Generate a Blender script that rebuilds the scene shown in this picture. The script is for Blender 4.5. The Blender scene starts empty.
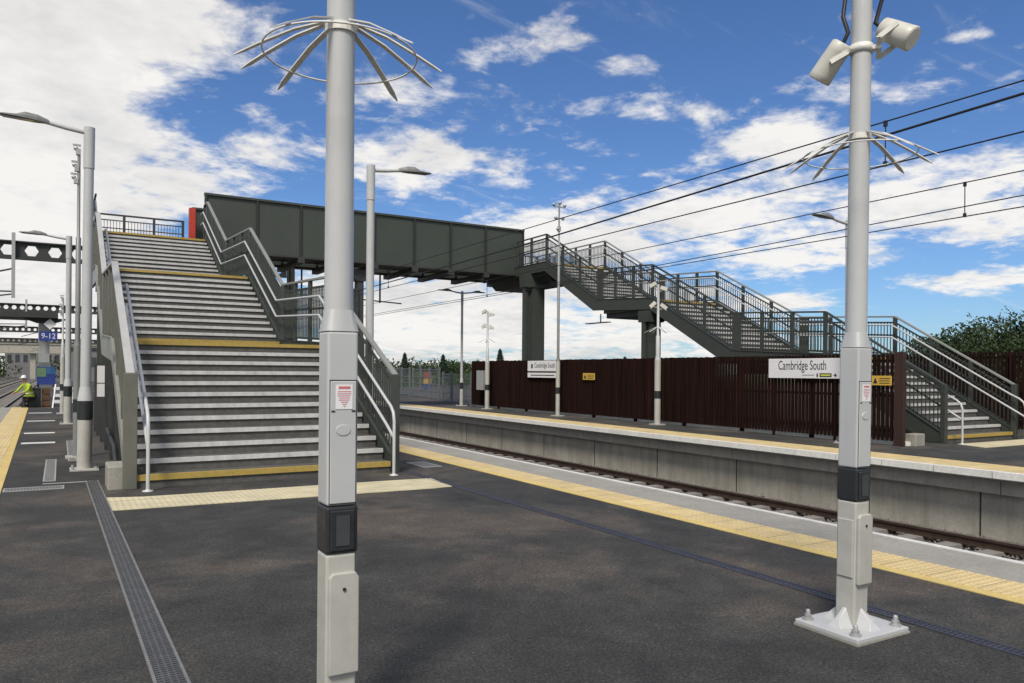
import bpy, bmesh, math, random
from mathutils import Vector, Matrix
R=math.radians
random.seed(7)
S=bpy.context.scene
COL=S.collection

# ------------------------------------------------------------------ materials
def newmat(n):
    m=bpy.data.materials.new(n); m.use_nodes=True
    nt=m.node_tree; b=nt.nodes['Principled BSDF']
    return m,nt,b
def lk(nt,a,b): nt.links.new(a,b)
def noise(nt,scale,detail=4,rough=.55,coord='Object',stretch=None,dist=0):
    tc=nt.nodes.new('ShaderNodeTexCoord'); n=nt.nodes.new('ShaderNodeTexNoise')
    n.inputs['Scale'].default_value=scale; n.inputs['Detail'].default_value=detail; n.inputs['Roughness'].default_value=rough
    n.inputs['Distortion'].default_value=dist
    if stretch:
        mp=nt.nodes.new('ShaderNodeMapping'); mp.inputs['Scale'].default_value=stretch
        lk(nt,tc.outputs[coord],mp.inputs[0]); lk(nt,mp.outputs[0],n.inputs[0])
    else: lk(nt,tc.outputs[coord],n.inputs[0])
    return n.outputs['Fac']
def ramp(nt,fac,stops):
    r=nt.nodes.new('ShaderNodeValToRGB'); e=r.color_ramp.elements
    while len(e)<len(stops): e.new(.5)
    for el,(p,c) in zip(e,stops): el.position=p; el.color=(c[0],c[1],c[2],1) if isinstance(c,(tuple,list)) else (c,c,c,1)
    lk(nt,fac,r.inputs[0]); return r.outputs[0]
def mixc(nt,fac,a,b,mode='MIX'):
    m=nt.nodes.new('ShaderNodeMix'); m.data_type='RGBA'; m.blend_type=mode
    for s,v in ((0,fac),(6,a),(7,b)):
        if hasattr(v,'is_linked'): lk(nt,v,m.inputs[s])
        elif isinstance(v,(tuple,list)): m.inputs[s].default_value=(v[0],v[1],v[2],1)
        else: m.inputs[s].default_value=v
    return m.outputs[2]
def bump(nt,b,h,st=.3,dist=.01):
    n=nt.nodes.new('ShaderNodeBump'); n.inputs['Strength'].default_value=st; n.inputs['Distance'].default_value=dist
    lk(nt,h,n.inputs['Height']); lk(nt,n.outputs[0],b.inputs['Normal'])
def paint(name,c,rough=.45,metal=0,var=.12,scale=3,dirt=0,bmp=0,stretch=None):
    m,nt,b=newmat(name)
    f=noise(nt,scale,6,.6,stretch=stretch)
    lo=tuple(x*(1-var) for x in c); hi=tuple(min(1,x*(1+var)) for x in c)
    col=ramp(nt,f,[(.3,lo),(.7,hi)])
    if dirt:
        g=noise(nt,1.7,8,.7,stretch=(3,3,.5)); k=ramp(nt,g,[(.5,0.),(.75,dirt)])
        col=mixc(nt,k,col,tuple(x*.35+.02 for x in c))
    lk(nt,col,b.inputs['Base Color'])
    rr=noise(nt,scale*4,4); lk(nt,ramp(nt,rr,[(.3,max(.05,rough-.1)),(.7,min(1,rough+.1))]),b.inputs['Roughness'])
    b.inputs['Metallic'].default_value=metal
    if bmp: bump(nt,b,noise(nt,scale*15,5),bmp,.004)
    return m
M={}
def asphalt(name,base=.036,brown=1):
    m,nt,b=newmat(name)
    big=noise(nt,.42,6,.62,dist=.6); mid=noise(nt,1.9,8,.68,dist=.4); fine=noise(nt,58,5,.75); spk=noise(nt,130,2,.5)
    a=ramp(nt,big,[(.38,(base*.78,base*.78,base*.74)),(.5,(base*1.02,base*1.0,base*.92)),(.6,(base*1.8,base*1.52,base*1.28))])
    d=ramp(nt,mid,[(.3,.58),(.5,1.),(.7,1.5)])
    c=mixc(nt,.8,a,d,'MULTIPLY')
    g=ramp(nt,fine,[(.34,.45),(.5,1.),(.66,1.75)])
    c=mixc(nt,.9,c,g,'MULTIPLY')
    s=ramp(nt,spk,[(.64,0.),(.72,.6)])
    c=mixc(nt,s,c,(.16,.155,.15))
    sc=noise(nt,1.1,9,.75,stretch=(1.,.35,1.),dist=1.2); k=ramp(nt,sc,[(.6,0.),(.78,.35)])
    c=mixc(nt,k,c,(.105,.1,.095))
    tcx=nt.nodes.new('ShaderNodeTexCoord'); vo=nt.nodes.new('ShaderNodeTexVoronoi'); vo.inputs['Scale'].default_value=2.3; vo.inputs['Randomness'].default_value=1
    lk(nt,tcx.outputs['Object'],vo.inputs[0]); gs=ramp(nt,vo.outputs['Distance'],[(.03,.6),(.05,0.)])
    wnz=ramp(nt,noise(nt,2.3,2),[(.5,0.),(.58,1.)]); gm=nt.nodes.new('ShaderNodeMath'); gm.operation='MULTIPLY'; lk(nt,gs,gm.inputs[0]); lk(nt,wnz,gm.inputs[1])
    c=mixc(nt,gm.outputs[0],c,(.12,.115,.105))
    v2=nt.nodes.new('ShaderNodeTexVoronoi'); v2.inputs['Scale'].default_value=85; lk(nt,tcx.outputs['Object'],v2.inputs[0])
    c=mixc(nt,.42,c,ramp(nt,v2.outputs['Color'],[(.1,.45),(.6,1.),(.95,2.1)]),'MULTIPLY')
    lk(nt,c,b.inputs['Base Color'])
    lk(nt,ramp(nt,mid,[(.3,.7),(.7,.92)]),b.inputs['Roughness'])
    b.inputs['Specular IOR Level'].default_value=.3
    bump(nt,b,fine,.8,.008)
    return m
M['asphalt']=asphalt('asphalt',.042)
M['asphalt_far']=asphalt('asphalt_far',.045)
M['white']=paint('pole_paint',(.42,.43,.437),.4,0,.06,2,.22,.03)
M['white2']=paint('pole_paint_worn',(.385,.38,.352),.5,0,.1,5,.3,.05)
M['offwhite']=paint('cream_plastic',(.5,.49,.44),.45,0,.06,6,.12)
M['greysteel']=paint('galvanised',(.36,.37,.37),.42,.35,.12,9,.12)
M['guard']=paint('guard_galvanised',(.62,.61,.58),.5,.0,.12,14,.15)
M['rail']=paint('handrail_grey',(.44,.45,.455),.35,.0,.06,3)
M['black']=paint('black_paint',(.016,.018,.021),.42,0,.2,6)
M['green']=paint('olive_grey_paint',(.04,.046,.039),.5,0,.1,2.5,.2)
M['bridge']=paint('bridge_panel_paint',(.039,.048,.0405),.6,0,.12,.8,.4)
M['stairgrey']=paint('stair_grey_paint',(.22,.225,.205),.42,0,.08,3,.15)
M['skylit_cap']=paint('rail_cap_skylit',(.38,.385,.375),.4,0,.06,3,.12)  # stair grey made lighter for the left cap: sky light put into the colour
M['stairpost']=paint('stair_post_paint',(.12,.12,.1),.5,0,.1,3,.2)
M['mastgrey']=paint('mast_grey',(.2,.205,.2),.45,.2,.08,3)
M['seam']=paint('seam_dark',(.018,.022,.019),.6)
M['dark']=paint('dark_steel',(.03,.033,.033),.6,0,.2,2)
M['tread']=paint('step_dark',(.078,.076,.071),.8,0,.25,12,.0,.2)
M['nosing']=paint('step_nosing',(.47,.475,.475),.6,0,.14,9,.4,.1)
M['yellow']=paint('step_yellow',(.35,.25,.06),.6,0,.12,12,.25,.1)
m,nt,b=newmat('corten_brown')
f=noise(nt,1.,3,.6,stretch=(9,9,.35)); g=noise(nt,14,6,.7)
c=ramp(nt,f,[(.32,(.0065,.0026,.002)),(.5,(.014,.0052,.0036)),(.68,(.024,.0095,.006))])
c=mixc(nt,.6,c,ramp(nt,g,[(.3,.6),(.7,1.35)]),'MULTIPLY'); lk(nt,c,b.inputs['Base Color']); b.inputs['Roughness'].default_value=.9; b.inputs['Specular IOR Level'].default_value=.12
M['corten']=m
M['corten2']=paint('corten_brown_lit',(.03,.011,.0075),.7,0,.3,2.5,.2,.1,(4,4,.5))  # lighter corten for fence end posts, lit tone put into the colour
M['red']=paint('red_paint',(.42,.04,.02),.5,0,.15,3,.2)
M['sign']=paint('sign_white',(.68,.68,.7),.4,0,.02,2)
M['ink']=paint('sign_ink',(.015,.015,.02),.5)
M['lime']=paint('lime_print',(.45,.5,.06),.5)
M['signyel']=paint('sign_yellow',(.52,.33,.05),.5,0,.08,8)
M['blue']=paint('sign_blue',(.02,.045,.24),.5)
M['redsign']=paint('sign_red',(.3,.05,.03),.6)
M['blue2']=paint('sign_dull_blue',(.03,.06,.2),.6)
M['cyan']=paint('board_cyan',(.03,.12,.28),.5,0,.3,3)
M['boardgreen']=paint('board_green',(.12,.22,.12),.5,0,.2,3)
M['redink']=paint('label_red',(.5,.14,.16),.5)
M['lime_vest']=paint('hi_vis',(.33,.43,.03),.6,0,.15,6)
M['skin']=paint('skin',(.4,.22,.15),.6)
M['navy']=paint('navy_cloth',(.02,.022,.035),.85)
M['rust']=paint('rail_rust',(.045,.026,.018),.7,.2,.3,8)
M['railhead']=paint('rail_head',(.3,.27,.25),.35,.6,.2,8)
M['sleeper']=paint('sleeper_concrete',(.2,.19,.175),.85,0,.15,5)
M['wire']=paint('wire',(.02,.021,.023),.5,.3)
M['cable']=paint('black_cable',(.01,.01,.012),.5)
M['glass']=paint('lens_glass',(.05,.055,.06),.12)
M['brickfar']=paint('far_building',(.16,.16,.165),.8,0,.1,.5)
M['timber']=paint('crate_brown',(.09,.045,.025),.8,0,.25,4)
M['fencegrey']=paint('mesh_fence_grey',(.13,.145,.155),.55,.2,.1,3)
M['grass_green']=paint('verge',(.07,.1,.03),.95,0,.4,.4)

def concrete(name,c,var=.22,joint=0,stain=.35,axis=1):
    m,nt,b=newmat(name)
    f=noise(nt,1.3,8,.68); g=noise(nt,22,5,.65)
    col=ramp(nt,f,[(.3,tuple(x*(1-var) for x in c)),(.55,c),(.75,tuple(x*(1+var*.7) for x in c))])
    col=mixc(nt,.6,col,ramp(nt,g,[(.3,.75),(.7,1.2)]),'MULTIPLY')
    st=noise(nt,1.1,8,.72,stretch=(2.4,2.8,.25)); k=ramp(nt,st,[(.46,0.),(.66,stain)])
    col=mixc(nt,k,col,tuple(x*.5 for x in c))
    lk(nt,col,b.inputs['Base Color']); b.inputs['Roughness'].default_value=.85
    bump(nt,b,g,.25,.005); return m
M['wallconc']=concrete('platform_wall_concrete',(.35,.332,.285),.25,0,.55)
M['beamconc']=concrete('platform_beam_concrete',(.37,.352,.305),.18)
M['copingwhite']=concrete('coping_white',(.66,.655,.62),.1,0,.2)
M['slab']=concrete('edge_slab',(.285,.275,.245),.16,0,.25)
M['plinth']=concrete('plinth_concrete',(.28,.272,.24),.2)
M['whiteline']=concrete('white_line_paint',(.6,.6,.58),.12)
M['yellowline']=concrete('yellow_line_paint',(.56,.43,.16),.12,0,.15)
M['markgrey']=concrete('marking_worn',(.36,.36,.35),.15)

def tactile(name,c):
    m,nt,b=newmat(name)
    tc=nt.nodes.new('ShaderNodeTexCoord'); mp=nt.nodes.new('ShaderNodeMapping'); mp.inputs['Scale'].default_value=(15,15,15)
    lk(nt,tc.outputs['Object'],mp.inputs[0])
    fr=nt.nodes.new('ShaderNodeVectorMath'); fr.operation='FRACTION'; lk(nt,mp.outputs[0],fr.inputs[0])
    sb=nt.nodes.new('ShaderNodeVectorMath'); sb.operation='SUBTRACT'; lk(nt,fr.outputs[0],sb.inputs[0]); sb.inputs[1].default_value=(.5,.5,.5)
    ml=nt.nodes.new('ShaderNodeVectorMath'); ml.operation='MULTIPLY'; lk(nt,sb.outputs[0],ml.inputs[0]); ml.inputs[1].default_value=(1,1,0)
    ln=nt.nodes.new('ShaderNodeVectorMath'); ln.operation='LENGTH'; lk(nt,ml.outputs[0],ln.inputs[0])
    h=ramp(nt,ln.outputs['Value'],[(.2,1.),(.36,0.)])
    # slabs: each 0.4 m unit a slightly different tone
    mp2=nt.nodes.new('ShaderNodeMapping'); mp2.inputs['Scale'].default_value=(2.5,2.5,2.5); lk(nt,tc.outputs['Object'],mp2.inputs[0])
    fl=nt.nodes.new('ShaderNodeVectorMath'); fl.operation='FLOOR'; lk(nt,mp2.outputs[0],fl.inputs[0])
    wn=nt.nodes.new('ShaderNodeTexWhiteNoise'); wn.noise_dimensions='2D'; lk(nt,fl.outputs[0],wn.inputs[0])
    tone=ramp(nt,wn.outputs['Value'],[(0,tuple(x*.93 for x in c)),(1,tuple(x*1.06 for x in c))])
    d=noise(nt,3,8,.7); col=mixc(nt,.7,tone,ramp(nt,d,[(.3,.72),(.65,1.12)]),'MULTIPLY')
    fr2=nt.nodes.new('ShaderNodeVectorMath'); fr2.operation='FRACTION'; lk(nt,mp2.outputs[0],fr2.inputs[0])
    sx=nt.nodes.new('ShaderNodeSeparateXYZ'); lk(nt,fr2.outputs[0],sx.inputs[0])
    jl=ramp(nt,sx.outputs[1],[(.012,1.),(.028,0.)]); col=mixc(nt,jl,col,(.12,.1,.07))
    pk=ramp(nt,ln.outputs['Value'],[(.2,1.12),(.4,.86)]); col=mixc(nt,.45,col,pk,'MULTIPLY')
    lk(nt,col,b.inputs['Base Color']); b.inputs['Roughness'].default_value=.8
    bump(nt,b,h,.9,.008); return m
M['tactile']=tactile('tactile_yellow',(.60,.47,.235))
M['tactbuff']=tactile('tactile_buff',(.56,.5,.33))

def ballast():
    m,nt,b=newmat('ballast')
    tc=nt.nodes.new('ShaderNodeTexCoord'); v=nt.nodes.new('ShaderNodeTexVoronoi'); v.inputs['Scale'].default_value=17
    lk(nt,tc.outputs['Object'],v.inputs[0])
    c=ramp(nt,v.outputs['Color'],[(0,(.03,.027,.024)),(.5,(.08,.072,.064)),(1,(.17,.155,.14))])
    lk(nt,c,b.inputs['Base Color']); b.inputs['Roughness'].default_value=.95
    bump(nt,b,v.outputs['Distance'],-.9,.05); return m
M['ballast']=ballast()
def stonemat():
    m,nt,b=newmat('stone')
    tc=nt.nodes.new('ShaderNodeTexCoord'); wn=nt.nodes.new('ShaderNodeTexNoise'); wn.inputs['Scale'].default_value=9
    lk(nt,tc.outputs['Object'],wn.inputs[0])
    lk(nt,ramp(nt,wn.outputs['Fac'],[(.3,(.05,.045,.04)),(.7,(.2,.185,.17))]),b.inputs['Base Color']); b.inputs['Roughness'].default_value=.9; return m
M['stone']=stonemat()
def leafmat(name,c):
    m,nt,b=newmat(name)
    f=noise(nt,.9,4,.6); g=noise(nt,9,3)
    col=ramp(nt,f,[(.3,tuple(x*.6 for x in c)),(.7,tuple(x*1.45 for x in c))])
    col=mixc(nt,.5,col,ramp(nt,g,[(.3,.6),(.7,1.4)]),'MULTIPLY')
    lk(nt,col,b.inputs['Base Color']); b.inputs['Roughness'].default_value=.7
    b.inputs['Specular IOR Level'].default_value=.2
    return m
M['leaf']=leafmat('leaf_dark',(.032,.05,.02)); M['leaf2']=leafmat('leaf_mid',(.045,.08,.02)); M['leaf3']=leafmat('leaf_conifer',(.022,.038,.022))
M['bark']=paint('bark',(.07,.05,.035),.9,0,.3,6,0,.4)

# ------------------------------------------------------------------ mesh builder
class MB:
    def __init__(s): s.v=[]; s.f=[]; s.sm=[]
    def add(s,vs,fs,smooth=False):
        o=len(s.v); s.v+= [tuple(x) for x in vs]
        for f in fs: s.f.append(tuple(i+o for i in f)); s.sm.append(smooth)
        return s
    def box(s,x0,x1,y0,y1,z0,z1):
        vs=[(x,y,z) for z in (z0,z1) for y in (y0,y1) for x in (x0,x1)]
        return s.add(vs,[(0,2,3,1),(4,5,7,6),(0,1,5,4),(1,3,7,5),(3,2,6,7),(2,0,4,6)])
    def obox(s,c,ax,ay,az):   # oriented box: centre + three half vectors
        c=Vector(c);ax=Vector(ax);ay=Vector(ay);az=Vector(az)
        vs=[c+i*ax+j*ay+k*az for k in (-1,1) for j in (-1,1) for i in (-1,1)]
        return s.add(vs,[(0,2,3,1),(4,5,7,6),(0,1,5,4),(1,3,7,5),(3,2,6,7),(2,0,4,6)])
    def bar(s,a,b,w,h,up=(0,0,1)):
        a=Vector(a);b=Vector(b);d=(b-a);L=d.length;d.normalize()
        u=Vector(up)
        if abs(d.dot(u))>.98: u=Vector((0,1,0))
        sd=d.cross(u).normalized(); uu=sd.cross(d).normalized()
        return s.obox((a+b)/2,sd*w/2,d*L/2,uu*h/2)
    def prism(s,poly,axis,a0,a1):   # poly: 2-D list; axis 'X': poly=(y,z), 'Y': poly=(x,z), 'Z': (x,y)
        n=len(poly)
        def p(q,a): return {'X':(a,q[0],q[1]),'Y':(q[0],a,q[1]),'Z':(q[0],q[1],a)}[axis]
        vs=[p(q,a0) for q in poly]+[p(q,a1) for q in poly]
        fs=[tuple(range(n))[::-1],tuple(range(n,2*n))]+[(i,(i+1)%n,n+(i+1)%n,n+i) for i in range(n)]
        return s.add(vs,fs)
    def tube(s,pts,r,n=8,cap=True,smooth=True):
        pts=[Vector(p) for p in pts]; rs=r if isinstance(r,(list,tuple)) else [r]*len(pts)
        rings=[];prev=None
        for i,p in enumerate(pts):
            if i==0: d=pts[1]-p
            elif i==len(pts)-1: d=p-pts[i-1]
            else: d=(pts[i+1]-p).normalized()+(p-pts[i-1]).normalized()
            d.normalize()
            if prev is None:
                u=Vector((0,0,1)) if abs(d.z)<.9 else Vector((1,0,0))
                a=d.cross(u).normalized()
            else:
                a=(prev-d*prev.dot(d)).normalized()
            prev=a; b=d.cross(a)
            k=1.
            if 0<i<len(pts)-1:
                k=1/max(.5,(pts[i+1]-p).normalized().dot(d))
                k=min(k,1.3)
            rings.append([p+(a*math.cos(2*math.pi*j/n)+b*math.sin(2*math.pi*j/n))*rs[i]*k for j in range(n)])
        vs=[q for ring in rings for q in ring]; fs=[]
        for i in range(len(pts)-1):
            for j in range(n):
                fs.append((i*n+j,i*n+(j+1)%n,(i+1)*n+(j+1)%n,(i+1)*n+j))
        s.add(vs,fs,smooth)
        if cap:
            o=len(s.v); s.add(rings[0],[tuple(range(n))[::-1]]); s.add(rings[-1],[tuple(range(n))])
        return s
    def lathe(s,prof,c=(0,0,0),n=20,smooth=True):   # prof list of (r,z)
        c=Vector(c); vs=[];fs=[]
        for r,z in prof:
            for j in range(n): vs.append((c.x+r*math.cos(2*math.pi*j/n),c.y+r*math.sin(2*math.pi*j/n),c.z+z))
        for i in range(len(prof)-1):
            for j in range(n): fs.append((i*n+j,i*n+(j+1)%n,(i+1)*n+(j+1)%n,(i+1)*n+j))
        s.add(vs,fs,smooth)
        s.add(vs[:n],[tuple(range(n))[::-1]]); s.add(vs[-n:],[tuple(range(n))]); return s
def loc_of(o):
    v=Vector((0,0,0))
    while o is not None: v+=o.location; o=o.parent
    return v
def P(name,mb,mat,parent=None,label=None,kind=None,bevel=0,seg=1):
    me=bpy.data.meshes.new(name)
    off=loc_of(parent) if parent else Vector((0,0,0))
    me.from_pydata([tuple(Vector(v)-off) for v in mb.v],[],mb.f)
    for p,sm in zip(me.polygons,mb.sm): p.use_smooth=sm
    if bevel:
        bm=bmesh.new(); bm.from_mesh(me)
        bmesh.ops.remove_doubles(bm,verts=bm.verts,dist=1e-5)
        ed=[e for e in bm.edges if len(e.link_faces)==2 and e.calc_face_angle(0)>R(35)]
        bmesh.ops.bevel(bm,geom=ed,offset=bevel,segments=seg,affect='EDGES',profile=.5,clamp_overlap=True)
        bm.to_mesh(me); bm.free()
    me.materials.append(M[mat] if isinstance(mat,str) else mat)
    me.update()
    o=bpy.data.objects.new(name,me); COL.objects.link(o)
    if parent: o.parent=parent
    if label: o['label']=label
    if kind: o['kind']=kind
    return o
def tag(o,label,cat,group=None,kind=None):
    o['label']=label;o['category']=cat
    if group:o['group']=group
    if kind:o['kind']=kind
    return o
def T(name,label,cat,loc=(0,0,0),group=None,rot=(0,0,0)):
    o=bpy.data.objects.new(name,None); COL.objects.link(o); o.empty_display_size=.2
    o.location=loc;o.rotation_euler=rot
    return tag(o,label,cat,group)
def dup(root,loc,label,rz=0,group=None):
    def cp(o,par):
        c=o.copy(); COL.objects.link(c)
        if par: c.parent=par
        for ch in o.children: cp(ch,c)
        return c
    r=cp(root,None); r.location=loc; r.rotation_euler=(0,0,rz); r['label']=label
    if group: r['group']=group
    return r
def STR(name,mb,mat,**k):
    o=P(name,mb,mat,**k); o['kind']='structure'; return o
def textmb(txt,size,origin,right,up,ext=.002,align='CENTER'):
    cu=bpy.data.curves.new('lettering','FONT'); cu.body=txt; cu.size=size; cu.align_x=align; cu.extrude=ext; cu.resolution_u=3
    ob=bpy.data.objects.new('lettering',cu); COL.objects.link(ob)
    bpy.context.view_layer.update()
    me=bpy.data.meshes.new_from_object(ob.evaluated_get(bpy.context.evaluated_depsgraph_get()))
    r=Vector(right).normalized();u=Vector(up).normalized();n=r.cross(u);o=Vector(origin)
    mb=MB(); mb.add([o+r*v.co.x+u*v.co.y+n*v.co.z for v in me.vertices],[tuple(p.vertices) for p in me.polygons])
    bpy.data.objects.remove(ob); bpy.data.curves.remove(cu); bpy.data.meshes.remove(me)
    return mb

# ------------------------------------------------------------------ setting
# ground
g=MB(); g.add([(-1500,-300,-1.35),(1500,-300,-1.35),(1500,2500,-1.35),(-1500,2500,-1.35)],[(0,1,2,3)])
STR('ground',g,'grass_green')
YA,YB=-14.,37.2
def lx(y): return -.65-.018*(y-12.)       # inner edge of the left tactile line
# island platform body, asphalt
b=MB(); b.prism([(lx(YA)-1.3,YA),(7.02,YA),(7.02,110),(lx(YB)+.35,110),(lx(YB)+.35,YB),(lx(YB)-1.3,YB)],'Z',-1.3,0)
STR('platform',b,'asphalt')
b=MB(); b.box(6.38,7.1,YA,110,-.16,.005); STR('platform_edge',b,'slab')
b=MB(); b.box(5.95,6.38,YA,110,-.03,.009); STR('tactile_paving',b,'tactile')
b=MB(); b.box(5.83,5.95,YA,110,-.03,.006); STR('yellow_line',b,'yellowline')
b=MB(); b.box(7.04,7.115,YA,110,-.09,.012); STR('white_line',b,'whiteline')
# joints in the edge slabs (thin dark grooves as separate structure)
def strip(xa,xb,z0,z1):
    m=MB(); m.prism([(lx(YA)+xa,YA),(lx(YA)+xb,YA),(lx(YB)+xb,YB),(lx(YB)+xa,YB)],'Z',z0,z1); return m
STR('tactile_paving',strip(-.56,-.12,-.03,.009),'tactile')
STR('yellow_line',strip(-.12,0,-.03,.006),'yellowline')
STR('platform_edge',strip(-1.32,-.56,-.16,.005),'slab')
STR('white_line',strip(-1.335,-1.27,-.09,.012),'whiteline')
# far platform
FA,FB=-8.,120.
b=MB(); b.box(14.0,60,FA,FB,-1.34,-.0); STR('platform',b,'asphalt_far')
b=MB(); b.box(13.82,14.0,FA,FB,-1.34,-.13); STR('platform_wall',b,'wallconc')
b=MB()
y=FA
while y<FB: b.box(13.66,13.82,y+.008,min(y+3.,FB)-.008,-.40,-.13); y+=3.
STR('platform_beam',b,'beamconc')
b=MB(); y=FA
while y<FB: b.box(13.4,13.56,y+.006,y+.994,-.125,.006); y+=1.
STR('platform_edge',b,'slab')
b=MB(); y=FA
while y<FB: b.box(13.385,13.52,y+.008,y+.992,-.105,.012); y+=1.
STR('white_line',b,'copingwhite')
b=MB(); b.box(13.565,14.45,FA,FB,-.03,.007); STR('tactile_paving',b,'tactile')
b=MB(); b.box(14.45,14.54,FA,FB,-.03,.006); STR('yellow_line',b,'yellowline')
b=MB(); y=FA+1.4
while y<70: b.box(13.812,13.83,y,y+.025,-1.33,-.41); y+=2.8
STR('wall_joint',b,'dark')
# ballast beds
b=MB(); b.box(7.0,13.9,YA,200,-1.34,-1.2); tag(STR('track_bed',b,'ballast'),'','') if 0 else STR('track_bed',b,'ballast')
b=MB(); b.prism([(-24,-14),(-1.8,-14),(-1.6,37),(-.3,37.3),(.6,300),(-24,300)],'Z',-1.34,-1.16); STR('track_bed',b,'ballast')
# loose stones
b=MB(); rnd=random.Random(3)
OCT=[(1,0,0),(0,1,0),(-1,0,0),(0,-1,0),(0,0,1),(0,0,-1)]; OF=[(0,1,4),(1,2,4),(2,3,4),(3,0,4),(1,0,5),(2,1,5),(3,2,5),(0,3,5)]
for i in range(11000):
    yy=1.5+32*rnd.random()**1.6; xx=rnd.uniform(10.5,13.75)
    if abs(xx-11.23)<.09 or abs(xx-12.67)<.09: continue
    r=rnd.uniform(.02,.042)
    b.add([(xx+v[0]*r*rnd.uniform(.7,1.3),yy+v[1]*r*rnd.uniform(.7,1.3),-1.185+v[2]*r*rnd.uniform(.6,1.1)+rnd.uniform(0,.02)) for v in OCT],OF)
tag(P('ballast_stones',b,'stone'),'loose grey ballast stones between the rails of the far track','ballast',kind='stuff')
# tracks
def railmb(x,y0,y1):
    m=MB(); m.box(x-.07,x+.07,y0,y1,-1.125,-1.11); m.box(x-.012,x+.012,y0,y1,-1.11,-1.02); m.box(x-.036,x+.036,y0,y1,-1.02,-.982); return m
def track(cx,y0,y1,label,nsl,stuff=False):
    t=T('railway_track',label,'railway track',(cx,y0,-1.2),'railway tracks')
    for s in (-.7175,.7175):
        rl=P('rail',railmb(cx+s,y0,y1),'rust',t)
        h=MB(); h.box(cx+s-.03,cx+s+.03,y0,y1,-.982,-.977); P('rail_head',h,'railhead',rl)
    if stuff:
        m=MB()
        yy=y0
        while yy<y1: m.box(cx-1.25,cx+1.25,yy,yy+.25,-1.2,-1.126); yy+=.65
        P('sleepers',m,'sleeper',t,kind='stuff')
    else:
        m=MB(); m.box(cx-1.25,cx+1.25,y0+.2,y0+.45,-1.22,-1.126); s0=P('sleeper',m,'sleeper',t)
        for i in range(1,nsl):
            c=s0.copy(); COL.objects.link(c); c.parent=t; c.location=(0,.65*i,0)
track(8.55,-14,200,'rusty track running hard against the near platform edge',0,True)
track(11.95,1.0,190,'rusty track below the concrete wall of the far platform',95)
track(-3.9,20,300,'left-hand track nearest to the end of the tapered platform',0,True)
track(-7.6,20,300,'second track from the left platform edge',0,True)
track(-11.3,20,300,'third track out from the left platform edge',0,True)
track(-15.0,20,300,'outermost track at the far left',0,True)

# ------------------------------------------------------------------ drains, markings
def channel(x0,x1,y0,y1,label,mat='greysteel',pitch=.032):
    t=T('drain_channel',label,'drain',((x0+x1)/2,y0,0))
    m=MB(); m.box(x0,x0+.016,y0,y1,-.02,.009); m.box(x1-.016,x1,y0,y1,-.02,.009); P('frame',m,'grateframe' if mat=='grate' else mat,t)
    m=MB(); y=y0
    xm=(x0+x1)/2
    while y<y1: m.box(x0+.016,x1-.016,y,y+pitch*.5,-.02,.006); y+=pitch
    m.box(xm-.006,xm+.006,y0,y1,-.02,.0065)
    m.box(xm-.036,xm-.028,y0,y1,-.02,.0065); m.box(xm+.028,xm+.036,y0,y1,-.02,.0065)
    P('grating',m,mat,t)
    m=MB(); m.box(x0+.016,x1-.016,y0,y1,-.01,.0025); P('channel_bed',m,'black',t)
    return t
M['grate2']=paint('grate_steel',(.22,.22,.215),.5,.3,.15,10,.2)
M['grateframe']=paint('grate_frame',(.2,.2,.195),.5,.3,.15,10,.2)
M['grate']=paint('grate_iron',(.11,.112,.115),.45,.4,.2,10,.2)
M['grateblue']=paint('grate_blue_plastic',(.04,.041,.052),.5,0,.2,8,.2)
dc=channel(.458,.622,1.2,12.5,'long slotted drain grating running from the stair foot past the near pole','grate')
dc.rotation_euler=(0,0,R(.7))
channel(4.72,4.84,.5,11.3,'bluish slot drain running behind the base plate of the loudspeaker pole','grateblue')
def grate(x0,x1,y0,y1,label,along):
    t=T('drain_cover',label,'drain cover',(x0,y0,0))
    m=MB(); m.box(x0,x1,y0,y0+.02,-.02,.01); m.box(x0,x1,y1-.02,y1,-.02,.01); m.box(x0,x0+.02,y0+.02,y1-.02,-.02,.01); m.box(x1-.02,x1,y0+.02,y1-.02,-.02,.01)
    P('frame',m,'greysteel',t)
    m=MB()
    if along=='x':
        x=x0+.03
        while x<x1-.03: m.box(x,x+.02,y0+.02,y1-.02,-.02,.007); x+=.036
    else:
        y=y0+.03
        while y<y1-.03: m.box(x0+.02,x1-.02,y,y+.02,-.02,.007); y+=.036
    P('grating',m,'grate2',t)
    m=MB(); m.box(x0+.02,x1-.02,y0+.02,y1-.02,-.01,.0025); P('channel_bed',m,'black',t)
grate(-.63,.06,11.85,12.15,'short grating laid crosswise beside the left yellow edge','x')
grate(-.2,-.04,12.7,15.7,'narrow grating running lengthwise left of the left lamp post','y')
grate(.13,.26,15.3,19.6,'narrow grating behind the base of the left lamp post','y')
grate(5.22,5.55,11.75,12.5,'pale steel cover in the asphalt right of the stair foot','x')
for i,(y,xa,xb) in enumerate(((19.35,-.7,-.08),(22.3,-.75,-.1),(27.4,-.85,-.12),(32.3,-.95,-.25))):
    m=MB(); m.box(xa,xb,y-.16,y+.16,-.02,.006); STR('painted_stripe',m,'whiteline')
# seam line across (cut in asphalt)
m=MB(); m.box(-.2,.42,12.42,12.47,-.02,.005); STR('painted_stripe',m,'markgrey')
# warning paving at the stair feet
m=MB(); m.prism([(.52,9.75),(4.7,9.6),(4.78,10.5),(4.3,10.55),(.9,10.62),(.5,10.75)],'Z',-.03,.008); STR('tactile_paving',m,'tactbuff')
m=MB(); m.prism([(17.7,9.4),(21.4,9.4),(21.4,10.2),(18.0,10.2)],'Z',-.03,.008); STR('tactile_paving',m,'tactbuff')

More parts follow.
